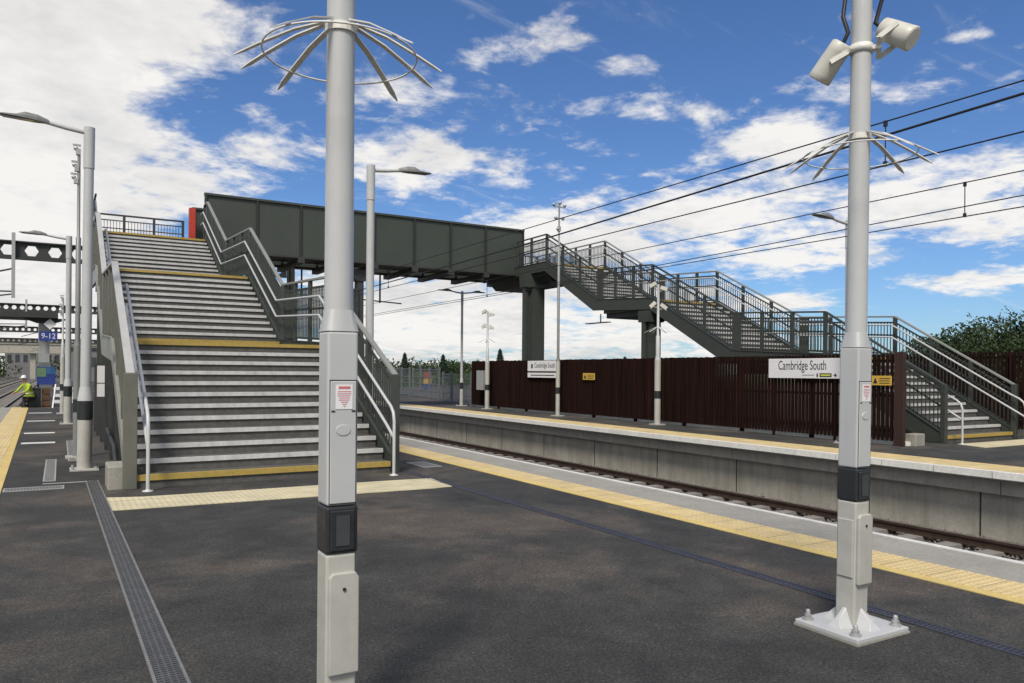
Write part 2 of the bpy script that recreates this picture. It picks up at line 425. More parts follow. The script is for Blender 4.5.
# ------------------------------------------------------------------ staircases
RISE=.175
def stair(name,label,xl,xr,flights,ytop,guard,landing_far,extra=None):
    """flights: list of (first nosing y, tread). 12 risers each; z base = i*2.1"""
    t=T(name,label,'staircase',((xl+xr)/2,flights[0][0],0))
    w0,w1=xl+.07,xr-.07
    prof=[]    # pitch/landing line (y,z) for nosings
    for i,(y0,tr) in enumerate(flights):
        zb=i*2.1
        me=MB(); me.box(w0,w1,0,tr+.02,RISE-.035,RISE); me.box(w0,w1,0.012,.03,0,RISE-.035)
        proto=None; nproto=None
        for k in range(12):
            y=y0+k*tr; z=zb+k*RISE
            if k==11: break
            if proto is None:
                mm=MB(); mm.v=[(a,b_+y,c+z) for a,b_,c in me.v]; mm.f=me.f; mm.sm=me.sm
                proto=P('step',mm,'tread',t)
                n=MB(); n.box(w0+.002,w1-.002,y-.012,y+.055,z+RISE-.075,z+RISE+.004)
                ny=P('nosing',n,'yellow',proto,label='yellow nosing of the lowest step of a flight')
                y00,z00=y,z
            else:
                c=proto.copy(); COL.objects.link(c); c.parent=t; c.location=(0,y-y00,z-z00)
                if nproto is None:
                    n=MB(); n.box(w0+.002,w1-.002,y00-.012,y00+.055,z00+RISE-.06,z00+RISE+.004)
                    nn=P('nosing',n,'nosing',proto); nn.parent=c; nproto=nn
                else:
                    nn=nproto.copy(); COL.objects.link(nn); nn.parent=c
        ye=y0+11*tr; ze=zb+2.1
        # last riser + landing
        ynext=flights[i+1][0] if i<2 else ytop
        lm=MB(); lm.box(w0,w1,ye,ynext+(.03 if i<2 else 0),ze-.06,ze); lm.box(w0,w1,ye+.012,ye+.03,ze-RISE,ze-.06)
        lm.box(w0,w1,ye+.2,ynext-.25,ze-.34,ze-.06)
        ld=P('landing',lm,'tread',t)
        n=MB(); n.box(w0+.002,w1-.002,ye-.012,ye+.07,ze-.062,ze+.004); P('nosing',n,'yellow',ld,label='yellow nosing along the landing edge')
        sf=MB(); sf.box(w0+.1,w1-.1,ye+.3,ynext-.3,ze-.52,ze-.34); P('soffit_beam',sf,'dark',ld)
        prof+= [(y0,zb+RISE),(ye,ze)]
    prof.append((ytop,6.3))
    # raw pitch line with bottom
    # stringers (plates) both sides
    for x in (xl,xr):
        top=[(prof[0][0]-.02,prof[0][1]-.02)]+[(y,z+.05) for y,z in prof[0:]]
        bot=[]
        for j,(y,z) in enumerate(prof):
            bot.append((y+(.1 if j%2 else .38),z-.36))
        poly=[(prof[0][0]-.03,.01),(prof[0][0]-.03,prof[0][1]+.05)]+[(y,z+.05) for y,z in prof[1:]]+[(ytop,6.3-.36)]+bot[::-1][1:-1]+[(prof[0][0]+.5,.01)]
        # quad strips rather than one concave n-gon
        m=MB()
        ups=[(prof[0][0]-.03,prof[0][1]+.05)]+[(y,z+.05) for y,z in prof[1:]]
        lows=[(prof[0][0]-.03,.01)]+[(prof[j][0]+(.12 if j%2 else .3),prof[j][1]-.36) for j in range(1,len(prof)-1)]+[(ytop,6.3-.36)]
        for j in range(len(ups)-1):
            a,b2,c2,d=ups[j],ups[j+1],lows[j+1],lows[j]
            if j==0: d=(prof[0][0]+.42,.01)
            m.prism([a,b2,c2,d],'X',x-.035,x+.035)
        m.prism([(prof[0][0]-.03,.01),(prof[0][0]-.03,prof[0][1]+.05),(prof[0][0]+.42,.012)],'X',x-.0345,x+.0345)
        # flange lip along top
        for j in range(len(ups)-1):
            m.bar((x,ups[j][0],ups[j][1]),(x,ups[j+1][0],ups[j+1][1]),.11,.02)
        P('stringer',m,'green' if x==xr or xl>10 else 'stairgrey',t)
    return t,prof
def balustrade(t,x,prof,guard,ytop,ends=.1,matpost='green',matcap='stairgrey',inside=1,pitch=.11,yend=None,endpost=True):
    """posts, panels of bars, top rail along the nosing profile"""
    line=[(y,z) for y,z in prof]
    if yend is not None: line[-1]=(yend,line[-1][1])
    top=[(y,z+guard) for y,z in line]
    # top rail
    m=MB()
    for j in range(len(top)-1):
        a,b=top[j],top[j+1]
        m.bar((x,a[0],a[1]),(x,b[0],b[1]),.105 if matcap=='skylit_cap' else .085,.045)
    P('top_rail',m,matcap,t,bevel=.004)
    if endpost:
        ny=line[0][0]
        m=MB(); m.box(x-ends,x+ends,ny-.06,ny+.06,.0,top[0][1]+.01); P('end_post',m,matpost,t,bevel=.006)
    for j in range(len(line)-1):
        (y0,z0),(y1,z1)=line[j],line[j+1]
        L=y1-y0
        n=max(1,round(L/1.25))
        for k in range(n):
            ya=y0+L*k/n; yb=y0+L*(k+1)/n
            za=z0+(z1-z0)*k/n; zb=z0+(z1-z0)*(k+1)/n
            if not(j==0 and k==0):
                m=MB(); m.box(x-.037,x+.037,ya-(.27 if (k==0 and j%2==0) else .05),ya+.05,za-.05,za+guard-.02)
                P('post',m,matpost,t)
            m=MB()
            for h in (.12,guard*.55,guard-.17):
                m.bar((x,ya+.045,za+h+(zb-za)*.045/(yb-ya)),(x,yb-.045,zb+h-(zb-za)*.045/(yb-ya)),.02,.045)
            nb=int((yb-ya-.09)/pitch)
            for q in range(1,nb+1):
                f=(.045+(yb-ya-.09)*q/(nb+1))/(yb-ya)
                yy=ya+(yb-ya)*f; zz=za+(zb-za)*f
                m.box(x-.01,x+.01,yy-.01,yy+.01,zz+.11,zz+guard-.155)
            P('railing_panel',m,matpost,t)
    yl,zl=line[-1]
    m=MB(); m.box(x-.04,x+.04,yl-.045,yl+.045,zl-.05,zl+guard-.02); P('post',m,matpost,t)
def handrails(t,x,prof,heights,ytop,dropx=0,startbend=True,r=.024,bracket_to=None):
    hs=[]
    for h in heights:
        pts=[]
        y0,z0=prof[0]
        if startbend:
            if h==heights[0]:
                pts+=[(x,y0-.34,.0),(x,y0-.34,z0+h-.32),(x,y0-.3,z0+h-.19),(x,y0-.2,z0+h-.1)]
            else: pts+=[(x,y0-.34,z0+h-.2)]
        n=len(prof)
        for j,(y,z) in enumerate(prof[:-1]):
            pts.append((x,y,z+h))
        pts.append((x,prof[-1][0]-.2,prof[-1][1]+h))
        m=MB(); m.tube(pts,r,10); hr=P('handrail',m,'rail',t)
        hs.append(hr)
    m=MB(); m.lathe([(.07,0),(.07,.012),(.03,.02),(.03,.03)],(x,prof[0][0]-.34,.003),14); P('foot_plate',m,'rail',hs[0])
    if bracket_to is not None:
        m=MB()
        for j in range(len(prof)-1):
            (y0,z0),(y1,z1)=prof[j],prof[j+1]; n=max(1,round((y1-y0)/1.25))
            for k in range(n):
                for h in heights:
                    yy=y0+(y1-y0)*(k+.5)/n; zz=z0+(z1-z0)*(k+.5)/n+h
                    m.tube([(x,yy,zz-.02),(x,yy,zz-.07),(bracket_to,yy,zz-.07)],.006,5)
        P('handrail_bracket',m,'green',hs[0])
TR=.335
LF=[(11.42,TR),(18.62,TR),(25.95,TR)]
LTOP=30.3
stA,profA=stair('staircase','wide grey staircase in the left foreground rising in three flights to the bridge',.81,4.57,LF,LTOP,1.4,None)
balustrade(stA,.81,profA,1.36,LTOP,.085,'stairpost','skylit_cap')
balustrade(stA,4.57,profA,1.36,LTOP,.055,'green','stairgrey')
handrails(stA,1.0,profA,(.98,.6),LTOP)
handrails(stA,4.42,profA,(.98,.6),LTOP,bracket_to=4.57)
# under-stair mesh infill on the left side, with notice plates
m=MB()
for k in range(60):
    y=12.9+k*.16
    zt=min((y-11.42)*.52-.35,1.65)
    if zt<.3: continue
    m.box(.77,.79,y,y+.035,.12,zt)
for h in (.14,.75,1.3):
    ys=12.3+h/.52+.1
    m.box(.775,.788,ys,22.4,h,h+.035)
P('under_stair_grille',m,'dark',stA)
for yy in (15.2,17.1,19.,21.,22.4):
    m=MB(); m.box(.76,.82,yy,yy+.06,0.,1.72); P('grille_post',m,'dark',stA)
for za,zb in ((1.33,1.66),(1.06,1.31)):
    m=MB(); m.box(.62,.75,16.9,16.92,za,zb); P('notice_plate',m,'sign',stA)
m=MB(); m.tube([(.72,12.4,.02),(.72,13.2,.42),(.72,15.2,.55)],.03,8); P('kick_rail',m,'dark',stA)
for (x,yy) in ((1.1,17.2),(4.3,17.2),(1.1,24.4),(4.3,24.4)):
    zt=2.1-.5 if yy<20 else 4.2-.5
    m=MB(); m.box(x-.12,x+.12,yy-.12,yy+.12,0,zt); m.box(x-.2,x+.2,yy-.2,yy+.2,-.01,.03); P('support_column',m,'green',stA)
# concrete plinth at the foot of the left stringer
m=MB(); m.box(.55,.77,11.45,12.1,-.02,.31); tag(P('concrete_plinth',m,'plinth',bevel=.02,seg=2),'pale concrete block at the foot of the left stair balustrade','plinth')
m=MB(); m.box(16.62,17.0,10.35,10.6,-.02,.27); tag(P('concrete_plinth',m,'plinth',bevel=.02,seg=2),'concrete block between the brown fence end and the far stair foot','plinth')

RF=[(10.45,.297),(17.0,.345),(23.95,.335)]
stB,profB=stair('staircase','olive staircase on the far platform descending in three flights behind the brown fence',17.9,21.0,RF,33.3,1.2,None)
balustrade(stB,17.9,profB,1.2,33.3,.06,'green','green',yend=30.1)
balustrade(stB,21.0,profB,1.2,33.3,.06,'green','stairgrey')
handrails(stB,18.06,profB,(.95,.6),33.3)
handrails(stB,20.84,profB,(.95,.6),33.3)
m=MB()
m.box(17.98,18.62,28.9,29.3,0,5.5); m.box(17.64,17.8,29.0,29.2,0,5.5); m.box(17.8,17.98,29.08,29.12,0,5.5); m.prism([(17.55,5.94),(19.3,5.94),(18.75,5.35),(17.6,5.35)],'Y',28.85,29.35)
P('support_column',m,'bridge',stB)
m=MB(); m.box(17.9,18.38,20.9,21.3,0,3.5); m.box(17.74,17.8,21.,21.2,0,3.5); m.prism([(17.7,3.8),(18.9,3.8),(18.45,3.4),(17.72,3.4)],'Y',20.85,21.35)
P('support_column',m,'bridge',stB)
m=MB(); m.prism([(18.0,5.94),(20.4,5.94),(20.0,5.55),(18.4,5.55)],'Y',27.9,33.0); P('landing_beam',m,'dark',stB)
# conduit tray under landing
m=MB(); m.box(17.75,17.95,23.2,24.6,3.5,3.53); m.box(17.83,17.86,23.7,23.74,3.53,3.85); P('cable_tray',m,'dark',stB)
m=MB(); m.box(17.6,17.66,10.2,10.5,0,1.0)
# far platform second railing end post at frame edge
# ------------------------------------------------------------------ footbridge span
br=T('footbridge','dark olive panelled footbridge span crossing above the tracks','footbridge',(11.4,30.3,6.0))
seams=[4.6,6.44,8.1,9.6,11.13,12.9,14.6,16.33,18.3]
def girder(y,sgn,parent):
    m=MB(); m.box(4.58,18.32,y-.02,y+.02,6.05,8.05); gp=P('girder_panel',m,'bridge',parent)
    m=MB(); m.box(4.55,18.35,y-.09,y+.09,8.05,8.13); P('top_flange',m,'green',parent)
    m=MB(); m.box(4.55,18.35,y-.16,y+.16,5.98,6.05); P('bottom_flange',m,'dark',parent)
    for x in seams:
        m=MB(); m.box(x-.03,x+.03,y-.1,y-.02,6.05,8.05); m.box(x-.03,x+.03,y+.02,y+.1,6.05,8.05); P('stiffener',m,'seam',parent)
    return gp
girder(30.3,1,br); girder(33.3,1,br)
m=MB(); m.box(4.6,18.3,30.48,33.12,6.2,6.3); P('deck',m,'tread',br)
m=MB(); m.box(.7,4.55,30.3,33.25,6.18,6.297); P('deck',m,'tread',br)
for i,x in enumerate(seams[1:]):
    m=MB(); m.prism([(x-.13,5.979),(x+.13,5.979),(x+.13,5.80),(x-.13,5.80)],'Y',30.1,33.5); P('cross_beam',m,'dark',br)
m=MB(); m.box(.7,4.55,30.2,30.3,5.85,6.175); m.box(.7,4.55,33.2,33.3,5.85,6.175); P('edge_beam',m,'green',br)
m=MB(); m.box(10.52,10.78,30.5,30.9,-1.3,5.74); m.box(10.46,10.52,30.4,31.,3.6,5.0); m.prism([(10.1,5.745),(11.2,5.745),(10.85,5.3),(10.45,5.3)],'Y',30.45,30.95); P('pier',m,'dark',br)
for x in (1.3,4.4):
    m=MB(); m.box(x-.15,x+.15,31.5,31.9,0,5.85); P('pier',m,'green',br)
m=MB(); m.box(4.36,4.58,32.6,32.9,6.3,7.98); P('end_panel',m,'red',br,label='red end panel at the head of the stairs')
m=MB(); m.box(8.4,9.5,33.5,33.6,5.98,6.1); P('strip_light',m,'sign',br)
# railing at stair head
pr=[]
m=MB(); m.box(1.0,4.25,33.215,33.285,7.48,7.54); P('top_rail',m,'dark',br)
for x in (1.05,2.1,3.15,4.2):
    m=MB(); m.box(x-.045,x+.045,33.21,33.29,6.3,7.48); P('post',m,'dark',br)
for a,b_ in ((1.05,2.1),(2.1,3.15),(3.15,4.2)):
    m=MB(); m.box(a+.045,b_-.045,33.24,33.26,6.4,6.44); m.box(a+.045,b_-.045,33.24,33.26,6.98,7.02); m.box(a+.045,b_-.045,33.24,33.26,7.28,7.32)
    for q in range(1,9): x=a+.045+(b_-a-.09)*q/9; m.box(x-.01,x+.01,33.243,33.257,6.4,7.3)
    P('railing_panel',m,'dark',br)
# left end railing of the bridge head
m=MB(); m.box(1.0,1.06,30.35,33.2,7.62,7.68)
for q in range(0,24): y=30.4+q*.12; m.box(1.02,1.04,y,y+.02,6.3,7.62)
P('railing_panel',m,'dark',br)
# railing on right end beyond far girder
m=MB(); m.box(18.4,21.0,33.26,33.34,7.45,7.5)
for q in range(0,22): x=18.45+q*.115; m.box(x-.008,x+.008,33.29,33.31,6.3,7.45)
P('railing_panel',m,'green',br)

# ------------------------------------------------------------------ near poles (fold-down masts)
def climb_guard(t,base,z=3.02,r=.33,tip=.44,rs=.064):
    m=MB(); m.lathe([(rs,.05),(rs+.006,.05),(rs+.006,.085),(rs,.085)],(0,0,z),20,False); cg=P('climb_guard',m,'guard',t)
    m=MB(); m.tube([(r*math.cos(a),r*math.sin(a),z-.042) for a in [2*math.pi*i/48 for i in range(49)]],.0042,6,cap=False); P('ring',m,'guard',cg)
    for deg in (186,166,131,52,18,-9,-50,-128):
        a=R(deg)+base
        d=Vector((math.cos(a),math.sin(a),0)); s=Vector((-d.y,d.x,0))
        pts=[(rs+.004,z+.092),(.2,z+.04),(.33,z-.034),(tip-.045,z-.075),(tip,z-.1)]
        m=MB(); vs=[]
        for i,(rr,zz) in enumerate(pts):
            w=.0145 if i<4 else .003
            for sg in (-1,1):
                for dz in (0,.006): vs.append(d*rr+s*w*sg+Vector((0,0,zz+dz)))
        fs=[]
        for i in range(len(pts)-1):
            o=i*4; q=o+4
            fs+=[(o,o+2,q+2,q),(o+1,q+1,q+3,o+3),(o,q,q+1,o+1),(o+2,o+3,q+3,q+2)]
        e=4*len(pts)-4
        fs+=[(0,1,3,2),(e,e+2,e+3,e+1)]
        m.add(vs,fs); P('spike',m,'guard',cg)
def housing(w,z0,z1): m=MB(); m.box(-w,w,-w,w,z0,z1); return m
def mast(label,loc,top,base,spk=False,group=None,tilt=(0,0,0)):
    t=T('platform_mast',label,'mast',(0,0,0),group)
    w=.068
    m=MB(); m.lathe([(.063,1.86),(.061,2.6),(.059,top)],(0,0,0),28); P('shaft',m,'white',t)
    # square-to-round shoulder
    m=MB(); n=28; vs=[]
    for lev in (0,1):
        for j in range(n):
            a=2*math.pi*(j+.5)/n; c,s=math.cos(a),math.sin(a)
            if lev==0: k=w*1.0/max(abs(c),abs(s)); vs.append((c*k,s*k,1.77))
            else: vs.append((c*.063,s*.063,1.865))
    m.add(vs,[(j,(j+1)%n,n+(j+1)%n,n+j) for j in range(n)],True); P('shoulder',m,'white',t)
    hb=P('housing',housing(w,1.02,1.77),'white',t,bevel=.012,seg=3)
    P('lower_housing',housing(w,.02,.812),'white2',t,bevel=.012,seg=3)
    bd=P('black_band',housing(w+.003,.814,1.018),'black',t,bevel=.012,seg=3)
    m=MB(); m.box(-.052,.052,-w-.012,-w-.003,.83,1.0); m2=P('recess_frame',m,'black',bd,bevel=.004)
    m=MB(); m.box(-.03,.03,-w-.016,-w-.0125,.85,.98); P('recess_panel',m,'glass',bd)
    # door on the -Y face
    m=MB(); m.box(-.056,.058,-w-.006,-w+.001,1.03,1.555); dr=P('door',m,'white',t,bevel=.003)
    m=MB(); m.box(-.059,.061,-w-.002,-w+.0005,1.027,1.561); P('door_gap',m,'dark',dr)
    m=MB(); m.box(-.034,.04,-w-.0085,-w-.0062,1.435,1.54); lb=P('warning_label',m,'sign',dr)
    m=MB(); m.box(-.022,.03,-w-.0095,-w-.0086,1.522,1.533)
    for i,(wa,wd) in enumerate(((-.025,.033),(-.027,.034),(-.026,.03),(-.02,.028),(-.022,.026),(-.012,.02),(-.006,.014),(-.001,.009))): m.box(wa,wd,-w-.0095,-w-.0086,1.509-i*.009,1.512-i*.009)
    P('label_print',m,'redink',lb)
    m=MB()
    for sx in (-.045,.045): m.box(sx-.008,sx+.008,-w-.009,-w-.006,1.424,1.43)
    P('latch',m,'black',dr)
    m=MB(); vs=[(.034*math.cos(a)*1.0,-w-.0065-(.003),1.345+.024*math.sin(a)) for a in [2*math.pi*i/24 for i in range(24)]]
    m.add([(v[0],v[1]+.004,v[2]) for v in vs]+[(v[0]*.92,v[1],1.345+(v[2]-1.345)*.92) for v in vs],[(j,(j+1)%24,24+(j+1)%24,24+j)[::-1] for j in range(24)]+[tuple(range(24,48))[::-1]])
    P('badge',m,'white',dr)
    # lower cover
    m=MB(); m.prism([(-.06,.3),(.072,.3),(.072,.71),(.055,.735),(-.045,.735),(-.06,.715)],'Y',-w-.022,-w+.001); cv=P('lower_cover',m,'white2',t,bevel=.006,seg=2)
    m=MB(); m.tube([(.005,-w-.0215,.665),(.005,-w-.028,.665)],.0075,10); P('lock',m,'black',cv)
    if spk:
      m=MB(); m.prism([(-.055,.34),(.055,.34),(.055,.7),(-.055,.7)],'X',-w-.009,-w+.001); P('side_cover',m,'white2',t,bevel=.006,seg=2)
    m=MB(); m.box(.058,.0605,-w-.004,-w-.0005,.72,1.5); P('cable',m,'cable',t)
    # base
    m=MB(); m.box(-.25,.25,-.225,.225,.012,.04); bp=P('base_plate',m,'white',t,bevel=.006,seg=2)
    m=MB(); m.box(-.255,.255,-.23,.23,0,.014); P('grout_bed',m,'plinth',t)
    for d in ((1,0),(-1,0),(0,1),(0,-1)):
        e=(-d[1],d[0])
        q=lambda a,b,z:(d[0]*a+e[0]*b,d[1]*a+e[1]*b,z)
        m=MB(); vs=[q(w-.001,-.06,.04),q(w-.001,.06,.04),q(w-.001,.012,.15),q(w-.001,-.012,.15),q(w+.1,-.05,.04),q(w+.1,.05,.04),q(w+.07,.012,.085),q(w+.07,-.012,.085)]
        m.add(vs,[(0,3,2,1),(4,5,6,7),(3,7,6,2),(0,4,7,3),(1,2,6,5)])
        P('gusset',m,'white',bp,bevel=.004)
    for sx in (-.195,.195):
        for sy in (-.17,.17):
            m=MB(); m.lathe([(.034,.04),(.034,.052)],(sx,sy,0),14); m.lathe([(.023,.052),(.023,.075)],(sx,sy,0),6,False); m.lathe([(.0145,.075),(.0145,.1),(.011,.105)],(sx,sy,0),10); P('bolt',m,'greysteel',bp)
    climb_guard(t,base)
    if spk:
        def speaker(oaz,dist,z,d,L):
            d=Vector(d).normalized(); q=Vector((math.cos(oaz),math.sin(oaz),0)); o=q*dist+Vector((0,0,z))
            h=L/2
            m=MB(); m.tube([o-d*h,o-d*(h-.01),o-d*(h-.06),o+d*(h-.04),o+d*(h-.005),o+d*h],[.05,.066,.069,.073,.075,.071],28); b=P('loudspeaker',m,'offwhite',t)
            m=MB(); m.tube([o+d*(h+.0005),o+d*(h+.003)],[.067,.065],28); P('grille',m,'guard',b)
            sd=d.cross(q).normalized()
            m=MB(); k=Vector((0,0,3.64))
            m.bar(q*.055+k,q*(dist-.085)+k,.05,.025)
            for sg in (-1,1): m.bar(q*(dist-.1)+k+sd*.082*sg,o+sd*.082*sg,.007,.03)
            m.bar(q*(dist-.1)+k-sd*.085,q*(dist-.1)+k+sd*.085,.03,.012)
            P('bracket',m,'guard',b)
            m=MB(); s0=o-d*(h-.005); e=q*.062+Vector((0,0,z+.75))
            m.tube([s0,s0-d*.05+Vector((0,0,.02)),s0*.6+e*.4+q*.02-Vector((0,0,.09)),e],.0125,10); P('cable',m,'cable',b)
        speaker(R(-54.3+180),.175,3.59,(-.1,.62,-.74),.25)
        speaker(R(-54.3),.2,3.71,(.19,-.76,-.52),.22)
        m=MB(); m.lathe([(.058,3.615),(.07,3.615),(.07,3.665),(.058,3.665)],(0,0,0),20); P('clamp',m,'guard',t)
    t.location=loc; t.rotation_euler=tilt
    return t
mA=mast('tall pale pole with red and white notice, nearest the camera in front of the stairs',(1.05,3.29,0),5.6,R(-17.7))
mB=mast('pale pole carrying two loudspeakers, bolted on a square base plate',(4.305,3.093,0),5.6,R(-54.3),True,tilt=(R(.41),R(.3),0))

# ------------------------------------------------------------------ lamp posts
def lamp(label,loc,H,arms,rz=0,group='lamp posts along the platforms',rad=.078,band=(.8,1.09)):
    t=T('lamp_post',label,'lamp post',(0,0,0),group)
    m=MB(); m.lathe([(rad,band[1]+.22),(rad*.97,2.5),(rad*.88,H)],(0,0,0),18); P('shaft',m,'white',t)
    m=MB(); m.lathe([(rad*1.02,H-.62),(rad*1.02,H+.03)],(0,0,0),18); P('top_sleeve',m,'white',t)
    m=MB(); m.lathe([(rad*1.42,band[1]+.003),(rad*1.36,band[1]+.06),(rad*1.05,band[1]+.22)],(0,0,0),18); P('collar',m,'white',t)
    m=MB(); m.lathe([(rad*1.44,band[0]),(rad*1.44,band[1])],(0,0,0),18); P('black_band',m,'black',t)
    m=MB(); m.lathe([(rad*1.36,.03),(rad*1.36,band[0]-.003)],(0,0,0),18); P('lower_shaft',m,'white2',t)
    m=MB(); m.box(-.2,.2,-.2,.2,.0,.03); bp=P('base_plate',m,'white2',t,bevel=.004)
    for sx in (-.16,.16):
        for sy in (-.16,.16):
            m=MB(); m.lathe([(.02,.03),(.02,.07)],(sx,sy,0),6,False); P('bolt',m,'greysteel',bp)
    for a in arms:
        ca,sa=math.cos(a),math.sin(a)
        f=lambda r,s,z:(ca*r-sa*s,sa*r+ca*s,z)
        m=MB(); m.tube([f(0,0,H-.06),f(.3,0,H-.03),f(.62,0,H+.02)],[.036,.033,.03],10); ar=P('arm',m,'white',t)
        m=MB(); vs=[]; secs=[(.55,.04,.03,.02),(.7,.085,.075,.02),(.86,.1,.085,.018),(.98,.1,.03,.014),(1.16,.085,.014,.01),(1.22,.05,.01,.008)]
        n=len(secs)
        for r,w,up,dn in secs:
            zc=H+.02+(r-.6)*.03
            vs+=[f(r,-w,zc-dn),f(r,-w,zc+up*.25),f(r,-w*.55,zc+up),f(r,w*.55,zc+up),f(r,w,zc+up*.25),f(r,w,zc-dn)]
        fs=[]
        for i in range(n-1):
            for j in range(6): fs.append((i*6+j,i*6+(j+1)%6,i*6+6+(j+1)%6,i*6+6+j))
        fs+=[tuple(range(6))[::-1],tuple(range(6*n-6,6*n))]
        m.add(vs,fs); P('lamp_head',m,'mastgrey',ar)
        m=MB(); vs=[f(.75,-.07,H+.004),f(1.15,-.06,H+.016),f(1.15,.06,H+.016),f(.75,.07,H+.004)]
        m.add(vs+[(v[0],v[1],v[2]-.006) for v in vs],[(0,1,2,3),(7,6,5,4),(0,4,5,1),(1,5,6,2),(2,6,7,3),(3,7,4,0)]); P('lens',m,'glass',ar)
    t.location=loc; t.rotation_euler=(0,0,rz); return t
PI=math.pi
lpA=lamp('grey lamp post beside the left stair balustrade, black band at its foot',(.34,13.9,0),5.38,[PI])
lpA.rotation_euler=(0,R(.4),0)
dup(lpA,(.2,25.6,0),'second lamp post along the left edge, farther off than the one by the stairs')
lpB=lamp('lamp post rising behind the right stair balustrade with arm over the platform',(5.0,13.8,0),5.42,[0])
lamp('lamp post on the far platform half hidden behind the loudspeaker pole',(15.75,11.47,0),5.15,[PI],rad=.06)
lamp('thin twin-armed lamp post at the far end of the brown fence',(16.1,32.05,0),5.3,[0,PI],rad=.06)

# CCTV masts
def dome(m,c,r=.09): m.lathe([(r*.3,r*.9),(r,r*.5),(r,0),(r*.8,-r*.6),(r*.3,-r)],c,12)
def cctv(label,loc,H,r=.06,kind=0,dark=False,group='camera masts'):
    t=T('camera_mast',label,'camera mast',(0,0,0),group)
    ms='mastgrey' if dark else 'white'
    m=MB(); m.lathe([(r*1.3,.03),(r*1.3,2.0)],(0,0,0),14); P('lower_shaft',m,'white2' if not dark else 'mastgrey',t)
    m=MB(); m.lathe([(r*1.25,2.003),(r*.85,2.15),(r*.85,H-1.6),(r*.55,H-1.58),(r*.5,H)],(0,0,0),14); P('shaft',m,'mastgrey' if kind==1 else ms,t)
    m=MB(); m.lathe([(r*1.42,.82),(r*1.42,1.05)],(0,0,0),14); P('black_band',m,'black',t)
    m=MB(); m.box(-.18,.18,-.18,.18,0,.03); P('base_plate',m,'white2',t)
    if kind==0:       # two heads and climb guard
        for a,z,tl in ((2.2,H,-.5),(-.7,H-.12,-.3),(2.5,H-.62,-.75),(-.5,H-.68,-.6)):
            d=Vector((math.cos(a)*math.cos(tl),math.sin(a)*math.cos(tl),math.sin(tl))); sd=Vector((-math.sin(a),math.cos(a),0)); q=Vector((math.cos(a),math.sin(a),0))
            m=MB(); c=q*.17+Vector((0,0,z)); m.obox(c,d*.11,sd*.05,d.cross(sd)*.05); m.obox(c+d.cross(sd)*-.058+d*.02,d*.12,sd*.055,d.cross(sd)*.006); cm=P('camera',m,'offwhite',t)
            m=MB(); m.tube([c+d*.111,c+d*.116],[.035,.035],10); P('lens',m,'glass',cm)
            m=MB(); m.bar((0,0,z-.1),c+Vector((0,0,-.06)),.03,.03); P('bracket',m,'greysteel',cm)
        for k in range(6):
            a=k*PI/3+.2; m=MB(); m.bar((math.cos(a)*.05,math.sin(a)*.05,3.03),(math.cos(a)*.42,math.sin(a)*.42,2.86),.03,.008); P('spike',m,'guard',t)
    elif kind==1:     # tall mast with crossarm
        m=MB(); m.bar((-.25,0,H-.08),(.25,0,H-.08),.04,.04); P('cross_arm',m,'greysteel',t)
        for x,z in ((-.24,H-.02),(0.03,H+.06),(.24,H-.02),(-.15,H-.5),(.16,H-.5),(-.05,H-.9)):
            m=MB(); dome(m,(x,0,z),.065); cm=P('camera',m,'greysteel',t)
        m=MB(); m.bar((-.2,0,H-.5),(.2,0,H-.5),.04,.04); m.box(-.05,.05,-.05,.05,H-.98,H-.8); P('bracket',m,'greysteel',t)
    else:             # dark pole with stacked cameras and hinge plate
        for x,z in ((-.03,H+.02),(-.05,H-.28),(-.06,H-.5)):
            m=MB(); dome(m,(x-.02,0,z-.02),.038); m.box(x-.07,.03,-.02,.02,z+.03,z+.06); m.box(x-.02,x+.05,-.04,.04,z-.13,z-.03); P('camera',m,'greysteel',t)
    t.location=loc; return t
cctv('dark camera mast with stacked cameras standing just behind the left lamp post',(.27,15.9,0),5.55,.05,2,True)
cctv('white camera mast with spikes at the far end of the brown fence',(15.85,29.1,0),4.2,.075,0)
cctv('tall thin camera mast in front of the brown fence, rising above the bridge end',(15.75,23.5,0),7.75,.06,1,False)
cctv('white camera mast with spikes in front of the middle of the brown fence',(15.98,18.3,0),4.35,.075,0)
cctv('slim camera pole beside the second left lamp post',(.08,31.5,0),4.1,.06,2)

# ------------------------------------------------------------------ corten fences
def slat_fence(label,x,y0,y1,h,endpost=True,pitch=.11,sw=.05,dp=.06,mat='corten',z0=.1):
    t=T('slat_fence',label,'fence',(x,y0,0),'brown slatted fences')
    n=max(1,round((y1-y0)/2.4)); L=(y1-y0)/n
    for i in range(n):
        a=y0+i*L; b=a+L
        m=MB(); yy=a+.03
        while yy<b-.02: m.box(x-dp/2,x+dp/2,yy,yy+sw,z0,h-.03+.02*random.random()); yy+=pitch
        pn=P('panel',m,mat,t)
        m=MB()
        for zz in (.3,1.1,h-.2): m.box(x+dp/2+.001,x+dp/2+.05,a,b,zz,zz+.06)
        P('rail',m,mat,pn)
        m=MB(); m.box(x+dp/2+.051,x+dp/2+.14,a-.05,a+.05,0,h-.02); P('post',m,mat,t)
    if endpost:
        m=MB(); m.box(x-.045,x+.045,y0-.25,y0-.02,0,h+.02); P('end_post',m,'corten2',t,bevel=.006)
    m=MB(); m.box(x+.15,x+.4,y0-.2,y1,-.01,.09); P('kerb',m,'copingwhite',t)
    return t
slat_fence('long dark brown slatted fence along the far platform below the stairs',16.3,10.66,31.4,2.1)
slat_fence('brown slatted fence behind the far staircase at the right edge',23.2,2.0,19.0,2.3,True)
m=MB(); m.box(22.5,22.7,13.5,22.5,-.05,1.3); tag(P('boundary_wall',m,'plinth'),'pale low wall seen through the gaps of the brown slatted fence','wall')
